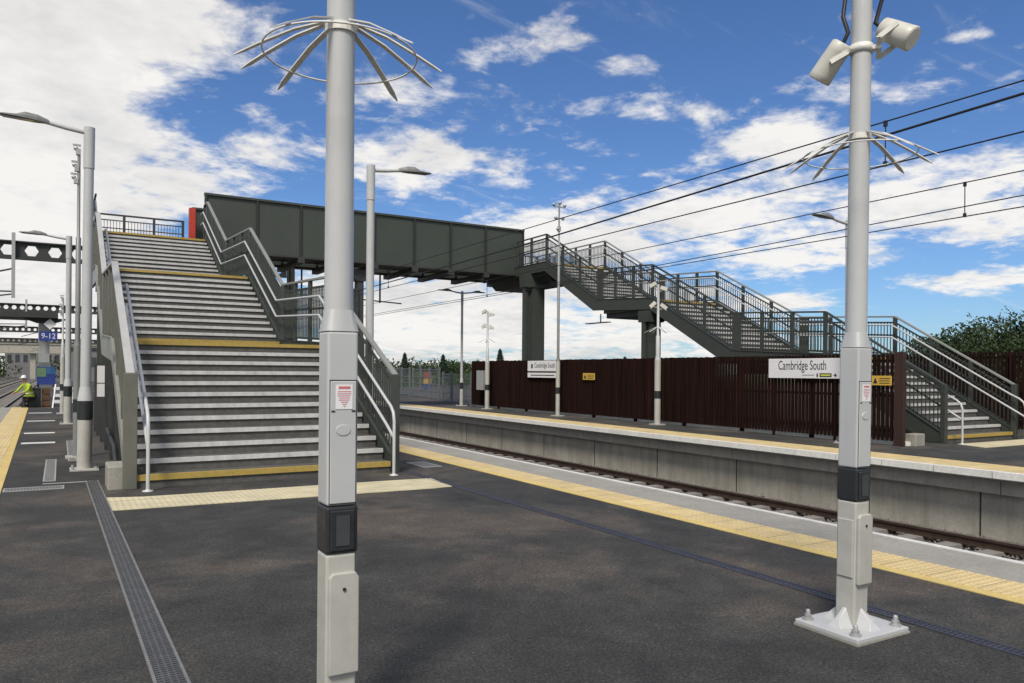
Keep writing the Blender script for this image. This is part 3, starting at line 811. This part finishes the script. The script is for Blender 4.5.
# ------------------------------------------------------------------ signs
XS=16.2
def board(x,ya,yb,za,zb,parent,name='panel',mat='sign'):
    m=MB(); m.box(x-.012,x+.012,ya,yb,za,zb); return P(name,m,mat,parent,bevel=.003)
# big sign
def fitted(txt,width,height,o,r,u):
    mb=textmb(txt,.2,(0,0,0),(1,0,0),(0,1,0),.0015)
    xs=[v[0] for v in mb.v]; cap=max(v[1] for v in mb.v); sx=width/(max(xs)-min(xs)); sy=height/cap; xm=(max(xs)+min(xs))/2
    o=Vector(o);r=Vector(r);u=Vector(u);n=r.cross(u)
    mb.v=[tuple(o+r*(v[0]-xm)*sx+u*v[1]*sy+n*v[2]) for v in mb.v]
    return mb
s1=T('station_sign','white station name sign reading Cambridge South left of the loudspeaker pole','sign',(XS,13.,1.5))
pn=board(XS,12.0,14.15,1.5,2.0,s1)
# text runs right = -Y on a face looking -X
rt=(0,-1,0); up=(0,0,1)
P('lettering',fitted('Cambridge South',1.45,.235,(XS-.0135,13.1,1.715),rt,up),'ink',pn)
m=MB(); m.box(XS-.0155,XS-.0125,12.22,12.56,1.535,1.63); P('badge',m,'ink',pn)
m=MB(); m.box(XS-.017,XS-.0156,12.25,12.53,1.56,1.605); P('badge_print',m,'lime',pn)
m=MB(); m.box(XS-.0155,XS-.0125,12.72,13.08,1.575,1.588); m.box(XS-.0155,XS-.0125,12.61,12.65,1.535,1.625); m.box(XS-.0155,XS-.0125,12.07,12.16,1.572,1.594); m.box(XS-.0155,XS-.0125,12.1,12.13,1.54,1.625); P('print',m,'ink',pn)
for yy in (12.15,14.0):
    m=MB(); m.box(XS+.013,XS+.045,yy-.03,yy+.03,0.,1.95); P('sign_post',m,'corten',s1)
s2=T('station_sign','smaller two-part white station sign beside the tall thin camera mast','sign',(XS-.02,25.3,1.5))
pn=board(XS,24.1,26.34,1.64,2.05,s2); pn2=board(XS,24.1,26.34,1.39,1.58,s2)
P('lettering',fitted('Cambridge South',1.45,.19,(XS-.0135,25.1,1.78),rt,up),'ink',pn)
m=MB(); m.box(XS-.0155,XS-.0125,25.95,26.07,1.76,1.92); P('symbol',m,'ink',pn)
m=MB(); m.box(XS-.0155,XS-.0125,24.4,26.1,1.465,1.5); P('print',m,'ink',pn2)
def small_sign(label,x,ya,yb,za,zb):
    t=T('warning_sign',label,'sign',(x,ya,za),'small yellow signs on the brown fence')
    p=board(x,ya,yb,za,zb,t,mat='signyel')
    L=yb-ya;H=zb-za
    m=MB(); m.prism([(yb-.08*L,za+.2*H),(yb-.3*L,za+.2*H),(yb-.19*L,za+.82*H)],'X',x-.0155,x-.0125)
    for i in range(3): m.box(x-.0155,x-.0125,ya+.08*L,ya+.6*L,za+H*(.2+.24*i),za+H*(.28+.24*i))
    P('print',m,'ink',p)
small_sign('yellow warning sign near the right-hand end post of the brown fence',16.235,10.68,11.17,1.36,1.58)
small_sign('yellow warning sign in the middle of the dark fence between two camera masts',16.235,21.9,22.6,1.34,1.58)
# grey cabinet at far fence end
m=MB(); m.box(15.9,16.1,29.6,30.2,.8,1.65); tag(P('cabinet',m,'greysteel',bevel=.01),'grey cabinet behind the white camera mast at the far fence end','cabinet')

# mesh fence and gates at far end of the far platform
def mesh_fence(label,x0,y0,x1,y1,h,group='grey mesh fences at the far platform end'):
    t=T('mesh_fence',label,'fence',(x0,y0,0),group)
    a=Vector((x0,y0,0));b=Vector((x1,y1,0));d=b-a;L=d.length;u=d/L;n=max(1,round(L/2.2))
    for i in range(n+1):
        p=a+d*i/n; m=MB(); m.box(p.x-.05,p.x+.05,p.y-.05,p.y+.05,0,h+.08); P('post',m,'fencegrey',t)
    for i in range(n):
        p=a+d*i/n;q=a+d*(i+1)/n; m=MB()
        for z in (.08,.45,.85,1.25,h-.05): m.bar((p.x,p.y,z),(q.x,q.y,z),.03,.04)
        k=int(L/n/.17)
        for j in range(1,k):
            r=p+(q-p)*j/k; m.bar((r.x,r.y,.05),(r.x,r.y,h),.012,.012)
        P('panel',m,'fencegrey',t)
mesh_fence('low grey mesh fence just past the end of the brown fence',16.6,32.0,18.2,38.5,1.5)
mesh_fence('taller grey gate fence farther along the far platform',18.2,39.0,19.6,46.0,1.75)
mesh_fence('grey fence panel beside the stair balustrade, farthest along the platform',19.8,47.0,21.5,58.,1.8)
t=T('safety_sign','stacked red, yellow and blue safety signs on the far grey fence','safety sign',(21.0,46.8,0))
for c,z in (('redsign',1.28),('signyel',.93),('blue2',.58)):
    m=MB(); m.box(20.72,21.27,46.8,46.84,z-.17,z+.17 if c!='redsign' else z+.28); P('panel',m,c,t)
m=MB(); m.box(20.78,20.84,46.85,46.9,0,1.5); P('frame_post',m,'fencegrey',t)
m=MB(); m.box(21.15,21.21,46.85,46.9,0,1.5); P('frame_post',m,'fencegrey',t)

# ------------------------------------------------------------------ overhead line
def catline(x,label,zc,zm,zx0,zx1):
    t=T('overhead_line',label,'overhead wire',(x,0,3.5),'overhead wires')
    y0,y1=-6,120
    m=MB(); m.tube([(x,y0,zm),(x,30,zm+.03),(x,y1,zm)],.009,6); P('catenary_wire',m,'wire',t)
    m=MB(); m.tube([(x,y0,zc),(x,30,zc),(x,y1,zc)],.009,6); P('contact_wire',m,'wire',t)
    m=MB(); m.tube([(x+.02,y0,zx0+.25),(x+.02,4.2,zx0),(x+.02,14,zx1),(x+.02,40,zc+.08),(x+.02,y1,zc+.06)],.015 if x<10 else .009,6); P('auxiliary_wire',m,'wire',t)
    for y in (5.73 if x<10 else 6.68,22.,38.,54.):
        m=MB(); m.tube([(x,y,zc),(x,y,zm)],.008,5); m.box(x-.015,x+.015,y-.02,y+.02,zc-.01,zc+.05);m.box(x-.015,x+.015,y-.02,y+.02,zm-.05,zm+.02); P('dropper',m,'wire',t)
    # support under the bridge
    m=MB(); m.box(x-.03,x+.03,31.7,31.76,zm,5.75); m.bar((x-1.1,31.73,zm+.12),(x+1.0,31.73,zm+.02),.05,.05); P('support_arm',m,'dark',t)
catline(8.55,'upper set of three overhead wires above the near track',4.12,4.64,4.52,4.33)
catline(11.95,'lower set of three overhead wires above the far track',4.04,4.55,4.23,4.1)

# portals
def holed_beam(m,x0,x1,y,z0,z1,pitch,hw,hh,n=6,th=.05,rot=0):
    k=max(1,round((x1-x0)/pitch)); p=(x1-x0)/k; zc=(z0+z1)/2
    nn=12
    for i in range(k):
        xa=x0+i*p; xc=xa+p/2
        hole=[];out=[]
        for j in range(nn):
            a=2*PI*j/nn; c,s=math.cos(a),math.sin(a)
            if n==6:
                # hexagon with points left/right
                aa=(a%(PI/3))-PI/6; rr=math.cos(PI/6)/math.cos(aa)
                hole.append((xc+c*rr*hw,zc+s*rr*hh*1.15))
            else: hole.append((xc+c*hw,zc+s*hh))
            kx=(p/2)/abs(c) if abs(c)>1e-6 else 1e9; kz=((z1-z0)/2)/abs(s) if abs(s)>1e-6 else 1e9
            q=min(kx,kz); out.append((xc+c*q,zc+s*q))
        # corners: insert rectangle corners by snapping nearest samples
        cor=[(xa+p,z1),(xa,z1),(xa,z0),(xa+p,z0)]
        for cx,cz in cor:
            j=min(range(nn),key=lambda q:(out[q][0]-cx)**2+(out[q][1]-cz)**2); out[j]=(cx,cz)
        vs=[]
        for yy in (y-th/2,y+th/2): vs+=[(h[0],yy,h[1]) for h in hole]+[(o[0],yy,o[1]) for o in out]
        fs=[]
        for j in range(nn):
            j2=(j+1)%nn
            fs.append((j,j2,nn+j2,nn+j)); fs.append((2*nn+j,3*nn+j,3*nn+j2,2*nn+j2)); fs.append((j,2*nn+j,2*nn+j2,j2))
        m.add(vs,fs)
    m.box(x0,x1,y-.14,y+.14,z1,z1+.05); m.box(x0,x1,y-.14,y+.14,z0-.05,z0)
def portal(label,x0,x1,y,z0,z1,pitch,hw,hh,n,mast_x,drops):
    t=T('line_portal',label,'portal frame',(mast_x[-1],y,0),'overhead line portals')
    m=MB(); holed_beam(m,x0,x1,y,z0,z1,pitch,hw,hh,n); P('beam',m,'dark',t)
    for x in mast_x:
        m=MB(); m.box(x-.15,x+.15,y-.03,y+.03,-1.3,z1+.3); m.box(x-.15,x-.12,y-.14,y+.14,-1.3,z1+.3); m.box(x+.12,x+.15,y-.14,y+.14,-1.3,z1+.3); P('mast',m,'dark',t)
    for x in drops:
        m=MB(); m.box(x-.06,x+.06,y-.22,y-.1,4.35,z1+.35); dp=P('drop_tube',m,'greysteel',t)
        m=MB(); m.tube([(x,y-.16,5.5),(x-1.6,y-.2,5.0)],.035,8); m.tube([(x,y-.16,4.6),(x-1.7,y-.2,4.55)],.03,8); m.tube([(x,y-.16,4.5),(x-1.9,y-.2,4.15)],.03,8); P('registration_arm',m,'dark',dp)
portal('nearest overhead line portal, hexagonal holes in its beam, left of the stairs',-19,9.0,36,5.93,6.55,.8,.24,.2,6,(-19,9.2),(-1.6,-9.))
portal('second portal beam with round holes beyond the platform end',-19,9,62,5.5,5.93,.46,.14,.14,12,(-19,9.),(-2.,-9.))
portal('third portal beam with round holes beyond the platform number sign',-22,9,98,5.5,6.05,.55,.15,.15,12,(-22,9.),(-2.,-9.5))
portal('fourth and farthest portal beam with round holes',-26,9,138,5.45,6.1,.7,.17,.17,12,(-26,9.),(-2.,))

# ------------------------------------------------------------------ canopy, platform number sign
t=T('platform_canopy','dark platform canopy on a grey column at the far left','canopy',(-.6,45,0))
m=MB(); m.box(-9,-.1,44.0,47.0,4.07,4.34); P('roof_edge',m,'dark',t)
m=MB(); m.prism([(-1.6,4.069),(.3,4.069),(-.3,3.85),(-1.0,3.85)],'Y',44.4,45.3); P('bracket',m,'dark',t)
m=MB(); m.box(-.92,-.46,44.7,45.1,-1.2,3.85); P('column',m,'greysteel',t)
m=MB(); m.box(-.9,-.4,44.64,45.16,0.0,1.9); P('column_casing',m,'fencegrey',t)
t=T('platform_number_sign','blue sign reading 9-12 hanging on the canopy column','sign',(-.2,44.3,3.2))
m=MB(); m.box(-.88,-.12,44.3,44.36,2.96,3.42); pn=P('panel',m,'blue',t)
P('lettering',fitted('9-12',.6,.26,(-.5,44.295,3.07),(1,0,0),(0,0,1)),'sign',pn)
m=MB(); m.box(-.8,-.72,44.36,44.7,3.2,3.3); m.box(-.3,-.22,44.36,44.7,3.2,3.3); P('hanger',m,'dark',t)
t=T('diamond_sign','white diamond-shaped board above the blue platform number sign','sign',(-.1,44.25,4.2))
m=MB(); c=(-.44,3.78); m.prism([(c[0]-.27,c[1]),(c[0],c[1]-.27),(c[0]+.27,c[1]),(c[0],c[1]+.27)],'Y',44.2,44.25); P('panel',m,'sign',t)
m=MB(); m.box(-.47,-.41,44.25,44.69,3.7,3.8); P('bracket',m,'dark',t)
# information board
t=T('information_board','blue and green information board by the canopy column','board',(-.5,37.6,0))
m=MB(); m.box(-.83,-.16,37.6,37.66,.92,1.66); pn=P('panel',m,'blue',t)
m=MB(); m.box(-.82,-.5,37.588,37.6,1.25,1.62); P('picture',m,'boardgreen',pn)
m=MB(); m.box(-.49,-.17,37.588,37.6,1.36,1.65); P('picture',m,'cyan',pn)
for x in (-.78,-.22):
    m=MB(); m.box(x-.03,x+.03,37.67,37.73,-1.1,1.7); P('leg',m,'dark',t)
# crates / boxes and barrier at the platform end
t=T('storage_box','dark storage box standing under the information board','box',(-.8,37.4,0))
m=MB(); m.box(-1.15,-.68,37.0,37.5,.0,.75); P('body',m,'black',t,bevel=.02)
m=MB(); m.box(-1.17,-.66,36.98,37.52,.752,.8); P('lid',m,'dark',t)
t=T('timber_crate','brown timber crate beside the dark storage box','crate',(-.5,37.4,0))
m=MB(); m.box(-.63,-.35,37.1,37.5,0.,.78)
for z in (.05,.3,.55): m.box(-.64,-.34,37.08,37.1,z,z+.2)
P('body',m,'timber',t)
t=T('folding_barrier','white folding barrier standing open at the platform end','barrier',(.1,36.6,0))
for sx in (-1,1):
    m=MB(); y=36.6
    m.bar((-.15,y+.02*sx,.95),(-.25,y+.3*sx,0),.05,.03); m.bar((.4,y+.02*sx,.95),(.5,y+.3*sx,0),.05,.03)
    for z in (.25,.5,.78): m.bar((-.22,y+.3*sx*(1-z),z),(.48,y+.3*sx*(1-z),z),.02,.12)
    P('frame',m,'sign',t)

# ------------------------------------------------------------------ person (worker at the platform end)
def person(loc,rz):
    t=T('person','worker in a hi-vis yellow jacket and dark trousers kneeling at the platform end','person',(0,0,0))
    J=[((0,.1,.42),.15),((0,.02,.62),.145),((0,-.12,.88),.155),((0,-.17,1.0),.07),((0,-.2,1.08),.075),((0,-.23,1.19),.085),
       ((-.19,-.12,.92),.065),((-.27,-.28,.7),.05),((-.2,-.5,.6),.04),((-.16,-.58,.58),.035),
       ((.19,-.12,.92),.065),((.27,-.28,.7),.05),((.2,-.5,.6),.04),((.16,-.58,.58),.035),
       ((-.11,.06,.36),.1),((-.13,-.3,.1),.07),((-.13,.1,.07),.05),((-.13,.24,.05),.04),
       ((.11,.06,.38),.1),((.13,-.34,.46),.07),((.13,-.3,.1),.05),((.13,-.42,.04),.04)]
    E=[(0,1),(1,2),(2,3),(3,4),(4,5),(2,6),(6,7),(7,8),(8,9),(2,10),(10,11),(11,12),(12,13),(0,14),(14,15),(15,16),(16,17),(0,18),(18,19),(19,20),(20,21)]
    me=bpy.data.meshes.new('body'); me.from_pydata([j[0] for j in J],E,[])
    o=bpy.data.objects.new('body',me); COL.objects.link(o)
    md=o.modifiers.new('Skin','SKIN'); sv=me.skin_vertices[0].data
    for v,j in zip(sv,J): v.radius=(j[1],j[1])
    sv[0].use_root=True
    o.modifiers.new('Sub','SUBSURF').levels=1
    bpy.context.view_layer.update()
    m2=bpy.data.meshes.new_from_object(o.evaluated_get(bpy.context.evaluated_depsgraph_get()))
    bpy.data.objects.remove(o)
    for mm in ('skin','lime_vest','navy'): m2.materials.append(M[mm])
    for p in m2.polygons:
        p.use_smooth=True; c=p.center
        if c.z<.45: p.material_index=2
        elif c.z<1.0 and c.y>-.47: p.material_index=1
        else: p.material_index=0
    b=bpy.data.objects.new('body',m2); COL.objects.link(b); b.parent=t
    m=MB(); m.lathe([(.1,0),(.098,.06),(.06,.11),(.01,.125)],(0,-.23,1.2),14); m.box(-.08,.08,-.38,-.3,1.195,1.21); P('hard_hat',m,'sign',t)
    m=MB(); m.tube([(0,.03,.6),(0,.02,.635)],[.162,.16],14,False); P('reflective_strip',m,'sign',t)
    t.location=loc;t.rotation_euler=(0,0,rz)
person((-1.08,36.9,0),R(-50))

# ------------------------------------------------------------------ red background things, far structures
t=T('flyover','long grey concrete road bridge crossing far down the line','road bridge',(-20,230,0))
m=MB(); m.box(-90,60,230,236,5.4,7.6); P('deck',m,'beamconc',t)
m=MB(); m.box(-90,60,229.8,230,7.6,8.9); P('parapet',m,'slab',t)
for x in (-70,-48,-22,-6,20,45):
    m=MB(); m.box(x-.6,x+.6,231,235,-1.3,5.4); P('pier',m,'beamconc',t)
for i,(x,y,w,d,h,lab) in enumerate(((1.,120,9,12,4.2,'low grey building right of the far tracks, seen past the left poles'),(-14,270,16,10,7.5,'flat-roofed grey building behind the far road bridge'),(9,170,10,10,6.,'taller grey building farther behind the lamp posts on the left'))):
    t=T('building',lab,'building',(x,y,-1.3))
    m=MB(); m.box(x,x+w,y,y+d,-1.3,h); P('wall',m,'brickfar',t)
    m=MB(); m.box(x-.2,x+w+.2,y-.2,y+d+.2,h,h+.3); P('roof',m,'dark',t)
    k=int(w/2)
    for j in range(k):
        m=MB(); m.box(x+.6+j*2,x+1.7+j*2,y-.05,y-.01,h*.45,h*.75); P('window',m,'glass',t)

# ------------------------------------------------------------------ vegetation
def leafcloud(m,c,rx,ry,rz,n,size,rnd):
    for i in range(n):
        while True:
            v=Vector((rnd.uniform(-1,1),rnd.uniform(-1,1),rnd.uniform(-1,1)))
            if .25<v.length<1: break
        p=Vector((c[0]+v.x*rx,c[1]+v.y*ry,c[2]+v.z*rz))
        a=Vector((rnd.gauss(0,1),rnd.gauss(0,1),rnd.gauss(0,1))).normalized(); b=a.orthogonal().normalized(); q=a.cross(b)
        s=size*rnd.uniform(.6,1.3)
        m.add([p-b*s,p+q*s*.5,p+b*s,p-q*s*.5],[(0,1,2,3)])
def tree(label,x,y,h,cr,leaf='leaf',name='tree',n=2600,size=.13,seed=0,base=-1.3,group='trees beyond the fences',cb=.25):
    rnd=random.Random(seed)
    t=T(name,label,'tree',(x,y,base),group)
    m=MB(); m.tube([(x,y,base),(x+.1,y,base+h*.35),(x-.1,y+.1,base+h*.8)],[h*.03,h*.022,h*.006],8)
    ends=[]
    for k in range(7):
        a=rnd.uniform(0,2*PI); z=base+h*rnd.uniform(.25,.6); e=Vector((x+math.cos(a)*cr*.7,y+math.sin(a)*cr*.7,z+h*rnd.uniform(.15,.3)))
        m.tube([(x,y,z),((x+e.x)/2,(y+e.y)/2,z+h*.06),e],[h*.012,h*.008,h*.003],6)
    P('trunk',m,'bark',t)
    m=MB()
    nc=30
    for k in range(nc):
        a=rnd.uniform(0,2*PI); rr=cr*math.sqrt(rnd.random())*.85; zz=base+h*(cb+.04+(.9-cb)*rnd.random()*(1-.35*(rr/cr)))
        s=cr*rnd.uniform(.28,.48)
        leafcloud(m,(x+math.cos(a)*rr,y+math.sin(a)*rr,zz),s,s,s*.75,n//nc,size,rnd)
    # sprigs sticking out of the outline
    for k in range(26):
        a=rnd.uniform(0,2*PI); rr=cr*rnd.uniform(.2,.95); zz=base+h*rnd.uniform(.68,1.0)*(1-.12*rr/cr)
        leafcloud(m,(x+math.cos(a)*rr,y+math.sin(a)*rr,zz),.11*cr,.11*cr,.2*cr,60,size*.85,rnd)
    P('crown',m,leaf,t)
def conifer(label,x,y,h,seed,base=-1.3):
    rnd=random.Random(seed); t=T('conifer',label,'tree',(x,y,base),'conifers on the skyline')
    m=MB(); m.tube([(x,y,base),(x,y,base+h*.95)],[h*.02,h*.004],6); P('trunk',m,'bark',t)
    m=MB()
    for k in range(1300):
        f=rnd.random()**.8; z=base+h*(.12+.88*f); r=h*.26*(1-f)*rnd.uniform(.3,1.1)+.05; a=rnd.uniform(0,2*PI)
        p=Vector((x+math.cos(a)*r,y+math.sin(a)*r,z)); d=Vector((math.cos(a),math.sin(a),-.4)); s=Vector((-d.y,d.x,0)); L=h*.04
        m.add([p-s*L*.5,p+d*L,p+s*L*.5,p+Vector((0,0,L*.6))],[(0,1,2,3)])
    P('crown',m,'leaf3',t)
# right-hand trees behind the far stair
tree('dark leafy tree at the right edge behind the far stair foot',27.6,14.5,5.15,2.5,'leaf',seed=1,n=30000,size=.06,cb=.45)
tree('leafy tree behind the middle of the far lower stair flight',27.5,17.9,3.6,1.5,'leaf2',seed=2,n=9000,size=.06)
tree('bushy tree partly cut off by the right frame edge',28.5,12.0,5.2,2.7,'leaf',seed=3,n=30000,size=.06,cb=.45)
tree('low dark bush against the brown fence behind the far stair',26.3,12.9,4.1,2.0,'leaf',seed=4,n=14000,size=.055)
# far wood on the left
rnd=random.Random(11)
m=MB()
for k in range(330):
    x=rnd.uniform(-160,200); y=rnd.uniform(260,330)
    s=rnd.uniform(4,7); leafcloud(m,(x,y,rnd.uniform(0,3.6)),s,s,s*.6,170,.55,rnd)
tag(P('far_wood',m,'leaf',kind='stuff'),'dark green wood along the horizon beyond the tracks','woodland',kind='stuff')
m=MB()
for k in range(320):
    yy=rnd.uniform(70,150); x=.5*yy+rnd.uniform(-14,30)
    s=rnd.uniform(1.2,2.4); leafcloud(m,(x,yy,rnd.uniform(-1.2,.1+.005*yy)),s,s,s*.5,330,.12,rnd)
tag(P('hedge_belt',m,'leaf2',kind='stuff'),'mid green hedge belt behind the grey mesh fences','hedge',kind='stuff')
conifer('dark broad conifer just right of the near stair balustrade, rising over the hedge',33.1,80,4.9,21)
conifer('slim conifer above the hedge near the twin-armed lamp post',37.8,80,4.8,22)
conifer('conifer showing over the top of the brown fence left of the far pier',45.3,80,5.6,23)
conifer('small conifer top over the middle of the brown fence',64.2,80,5.0,24)
for i,(x,y,h,lab) in enumerate(((-7,150,4.5,'round tree left of the far tracks below the road bridge'),(-13,160,5,'round tree at the far left edge below the road bridge'))):
    tree(lab,x-6,y,h,3.,'leaf2',seed=40+i,n=1500,size=.3)

# ------------------------------------------------------------------ sky, sun, camera
W=bpy.data.worlds.new('World'); S.world=W; W.use_nodes=True
nt=W.node_tree; nt.nodes.clear()
SUN_EL,SUN_AZ=R(52),R(222)     # azimuth from +Y clockwise: behind the camera, to the left
sky=nt.nodes.new('ShaderNodeTexSky'); sky.sky_type='NISHITA'; sky.sun_disc=False; sky.sun_elevation=SUN_EL; sky.sun_rotation=SUN_AZ
sky.air_density=1.; sky.dust_density=.4; sky.ozone_density=3.
def mth(op,a,b=None,c=None,clamp=False):
    n=nt.nodes.new('ShaderNodeMath'); n.operation=op; n.use_clamp=clamp
    for i,v in enumerate((a,b,c)):
        if v is None: continue
        if isinstance(v,(int,float)): n.inputs[i].default_value=v
        else: nt.links.new(v,n.inputs[i])
    return n.outputs[0]
tc=nt.nodes.new('ShaderNodeTexCoord'); sp=nt.nodes.new('ShaderNodeSeparateXYZ'); nt.links.new(tc.outputs['Generated'],sp.inputs[0])
dx,dy,dz=sp.outputs
az=mth('ARCTAN2',dx,dy); el=mth('ARCSINE',dz)
# cloud banks: (azimuth deg, elevation deg, half width, half height, tilt, weight)
TH=math.atan(452/770.)
def pe(px,py):
    u=(px-512)/770.;v=-(py-372)/770.
    a=TH+math.atan(u); e=math.atan(v/math.hypot(1,u)); return a,e
banks=[]
def bank(px,py,wx,wy,wt,tilt=0):
    a,e=pe(px,py); sx=math.cos(a-TH); banks.append((a,e,wx/770.*sx*sx,wy/770.*sx,wt,tilt))
#CLOUDS
bank(20,90,150,165,1.45); bank(100,-10,160,60,1.3); bank(30,260,130,130,1.4); bank(210,10,80,40,.72)
bank(170,185,110,40,.85); bank(290,150,90,24,.68); bank(420,165,130,36,.72); bank(400,100,90,26,.55); bank(480,120,70,40,.5)
bank(540,38,70,26,.72); bank(468,16,18,12,.66); bank(615,62,50,14,.56); bank(690,110,150,18,.6,.12); bank(590,140,80,16,.5,.1)
bank(770,140,70,28,.95); bank(900,195,150,32,.85,-.1); bank(690,215,180,40,.9,-.05); bank(560,240,170,40,.9); bank(800,245,110,26,.8)
bank(980,215,90,30,.9); bank(1000,276,80,13,.85); bank(470,320,230,70,.95); bank(640,320,150,60,.85); bank(780,300,80,14,.75); bank(970,32,50,8,.45)
bank(290,76,30,10,.55); bank(270,92,24,8,.55); bank(150,118,14,7,.55); bank(240,112,26,8,.5); bank(840,90,160,14,.48,.2)
bank(-400,200,400,300,.8); bank(1500,250,250,60,.5); bank(-1500,0,900,900,.8)
banks.append((PI+TH,.7,2.0,.9,.95,0)); banks.append((-PI+TH,.7,2.0,.9,.95,0))  # unseen cloud behind the camera, added to make the fill light whiter
dens=None
for a,e,wx,wy,wt,tl in banks:
    da=mth('SUBTRACT',az,a); de=mth('SUBTRACT',el,e)
    if tl: de=mth('MULTIPLY_ADD',da,tl,de)
    q=mth('ADD',mth('POWER',mth('DIVIDE',da,wx),2.),mth('POWER',mth('DIVIDE',de,wy),2.))
    g=mth('MULTIPLY',mth('EXPONENT',mth('MULTIPLY',q,-.8)),wt)
    dens=g if dens is None else mth('MAXIMUM',dens,g)
# noise over a flat cloud deck (real perspective towards the horizon)
den=mth('ADD',mth('MAXIMUM',dz,0.),.16)
cb=nt.nodes.new('ShaderNodeCombineXYZ'); nt.links.new(mth('DIVIDE',dx,den),cb.inputs[0]); nt.links.new(mth('DIVIDE',dy,den),cb.inputs[1])
def wn(scale,detail,rough,dist,off=0):
    n=nt.nodes.new('ShaderNodeTexNoise'); n.inputs['Scale'].default_value=scale; n.inputs['Detail'].default_value=detail; n.inputs['Roughness'].default_value=rough; n.inputs['Distortion'].default_value=dist
    mp=nt.nodes.new('ShaderNodeMapping'); mp.inputs['Location'].default_value=(off,off*1.7,off*.3); nt.links.new(cb.outputs[0],mp.inputs[0]); nt.links.new(mp.outputs[0],n.inputs[0]); return n.outputs['Fac']
n1=wn(3.4,11,.62,.35,3.1); n2=wn(11.,8,.62,.2,7.7); n3=wn(1.5,8,.55,.3,12.3)
nn=mth('ADD',mth('MULTIPLY',n1,.66),mth('MULTIPLY',n2,.34))
mask=mth('ADD',mth('MULTIPLY',dens,1.15),mth('MULTIPLY',mth('SUBTRACT',nn,.5),3.0))
mr=nt.nodes.new('ShaderNodeMapRange'); mr.interpolation_type='SMOOTHSTEP'; mr.inputs[1].default_value=.38; mr.inputs[2].default_value=.92
nt.links.new(mask,mr.inputs[0])
# thin cirrus streaks
mp=nt.nodes.new('ShaderNodeMapping'); mp.inputs['Rotation'].default_value=(0,0,.9); mp.inputs['Scale'].default_value=(1.1,4.2,1); nt.links.new(cb.outputs[0],mp.inputs[0])
cn=nt.nodes.new('ShaderNodeTexNoise'); cn.inputs['Scale'].default_value=1.6; cn.inputs['Detail'].default_value=10; cn.inputs['Roughness'].default_value=.66; cn.inputs['Distortion'].default_value=.7; nt.links.new(mp.outputs[0],cn.inputs[0])
cm=nt.nodes.new('ShaderNodeMapRange'); cm.interpolation_type='SMOOTHSTEP'; cm.inputs[1].default_value=.56; cm.inputs[2].default_value=.86; cm.inputs[4].default_value=.4; nt.links.new(cn.outputs['Fac'],cm.inputs[0])
mk=mth('MAXIMUM',mr.outputs[0],cm.outputs[0])
# cloud brightness: thicker parts slightly greyer
cr=nt.nodes.new('ShaderNodeValToRGB'); e=cr.color_ramp.elements; e[0].position=.28; e[0].color=(.66,.66,.665,1); e[1].position=.56; e[1].color=(1.0,.975,.94,1)
nt.links.new(mth('ADD',mth('MULTIPLY',n3,.7),mth('MULTIPLY',n2,.3)),cr.inputs[0])
skyb=nt.nodes.new('ShaderNodeBackground'); skyb.inputs[1].default_value=.062
tint=nt.nodes.new('ShaderNodeMix'); tint.data_type='RGBA'; tint.blend_type='MULTIPLY'; tint.inputs[0].default_value=1; tint.inputs[7].default_value=(.62,.83,1.12,1); nt.links.new(sky.outputs[0],tint.inputs[6]); nt.links.new(tint.outputs[2],skyb.inputs[0])
clb=nt.nodes.new('ShaderNodeBackground'); clb.inputs[1].default_value=.57; nt.links.new(cr.outputs[0],clb.inputs[0])
mx=nt.nodes.new('ShaderNodeMixShader'); nt.links.new(mth('MULTIPLY',mk,.97),mx.inputs[0]); nt.links.new(skyb.outputs[0],mx.inputs[1]); nt.links.new(clb.outputs[0],mx.inputs[2])
out=nt.nodes.new('ShaderNodeOutputWorld'); nt.links.new(mx.outputs[0],out.inputs[0])

sun=bpy.data.lights.new('sun','SUN'); sun.energy=2.3; sun.angle=R(14); sun.color=(1,.93,.83)
so=bpy.data.objects.new('sun',sun); COL.objects.link(so)
sd=Vector((math.sin(SUN_AZ)*math.cos(SUN_EL),math.cos(SUN_AZ)*math.cos(SUN_EL),math.sin(SUN_EL)))
so.rotation_euler=sd.to_track_quat('Z','Y').to_euler(); so.location=sd*60

cam=bpy.data.cameras.new('camera'); co=bpy.data.objects.new('camera',cam); COL.objects.link(co)
r=Vector((math.cos(TH),-math.sin(TH),0)); u=Vector((0,0,1)); fw=Vector((math.sin(TH),math.cos(TH),0))
ro=R(.45); rc=math.cos(ro)*r+math.sin(ro)*u; uc=-math.sin(ro)*r+math.cos(ro)*u
mt=Matrix(((rc.x,uc.x,-fw.x,0),(rc.y,uc.y,-fw.y,0),(rc.z,uc.z,-fw.z,1.6),(0,0,0,1)))
co.matrix_world=mt
cam.sensor_width=36; cam.lens=770/1024*36; cam.shift_y=30.5/1024; cam.clip_start=.05; cam.clip_end=4000
S.camera=co
S.render.resolution_x=1024;S.render.resolution_y=683
S.view_settings.view_transform='Standard'; S.view_settings.look='None'; S.view_settings.exposure=.74; S.view_settings.gamma=1
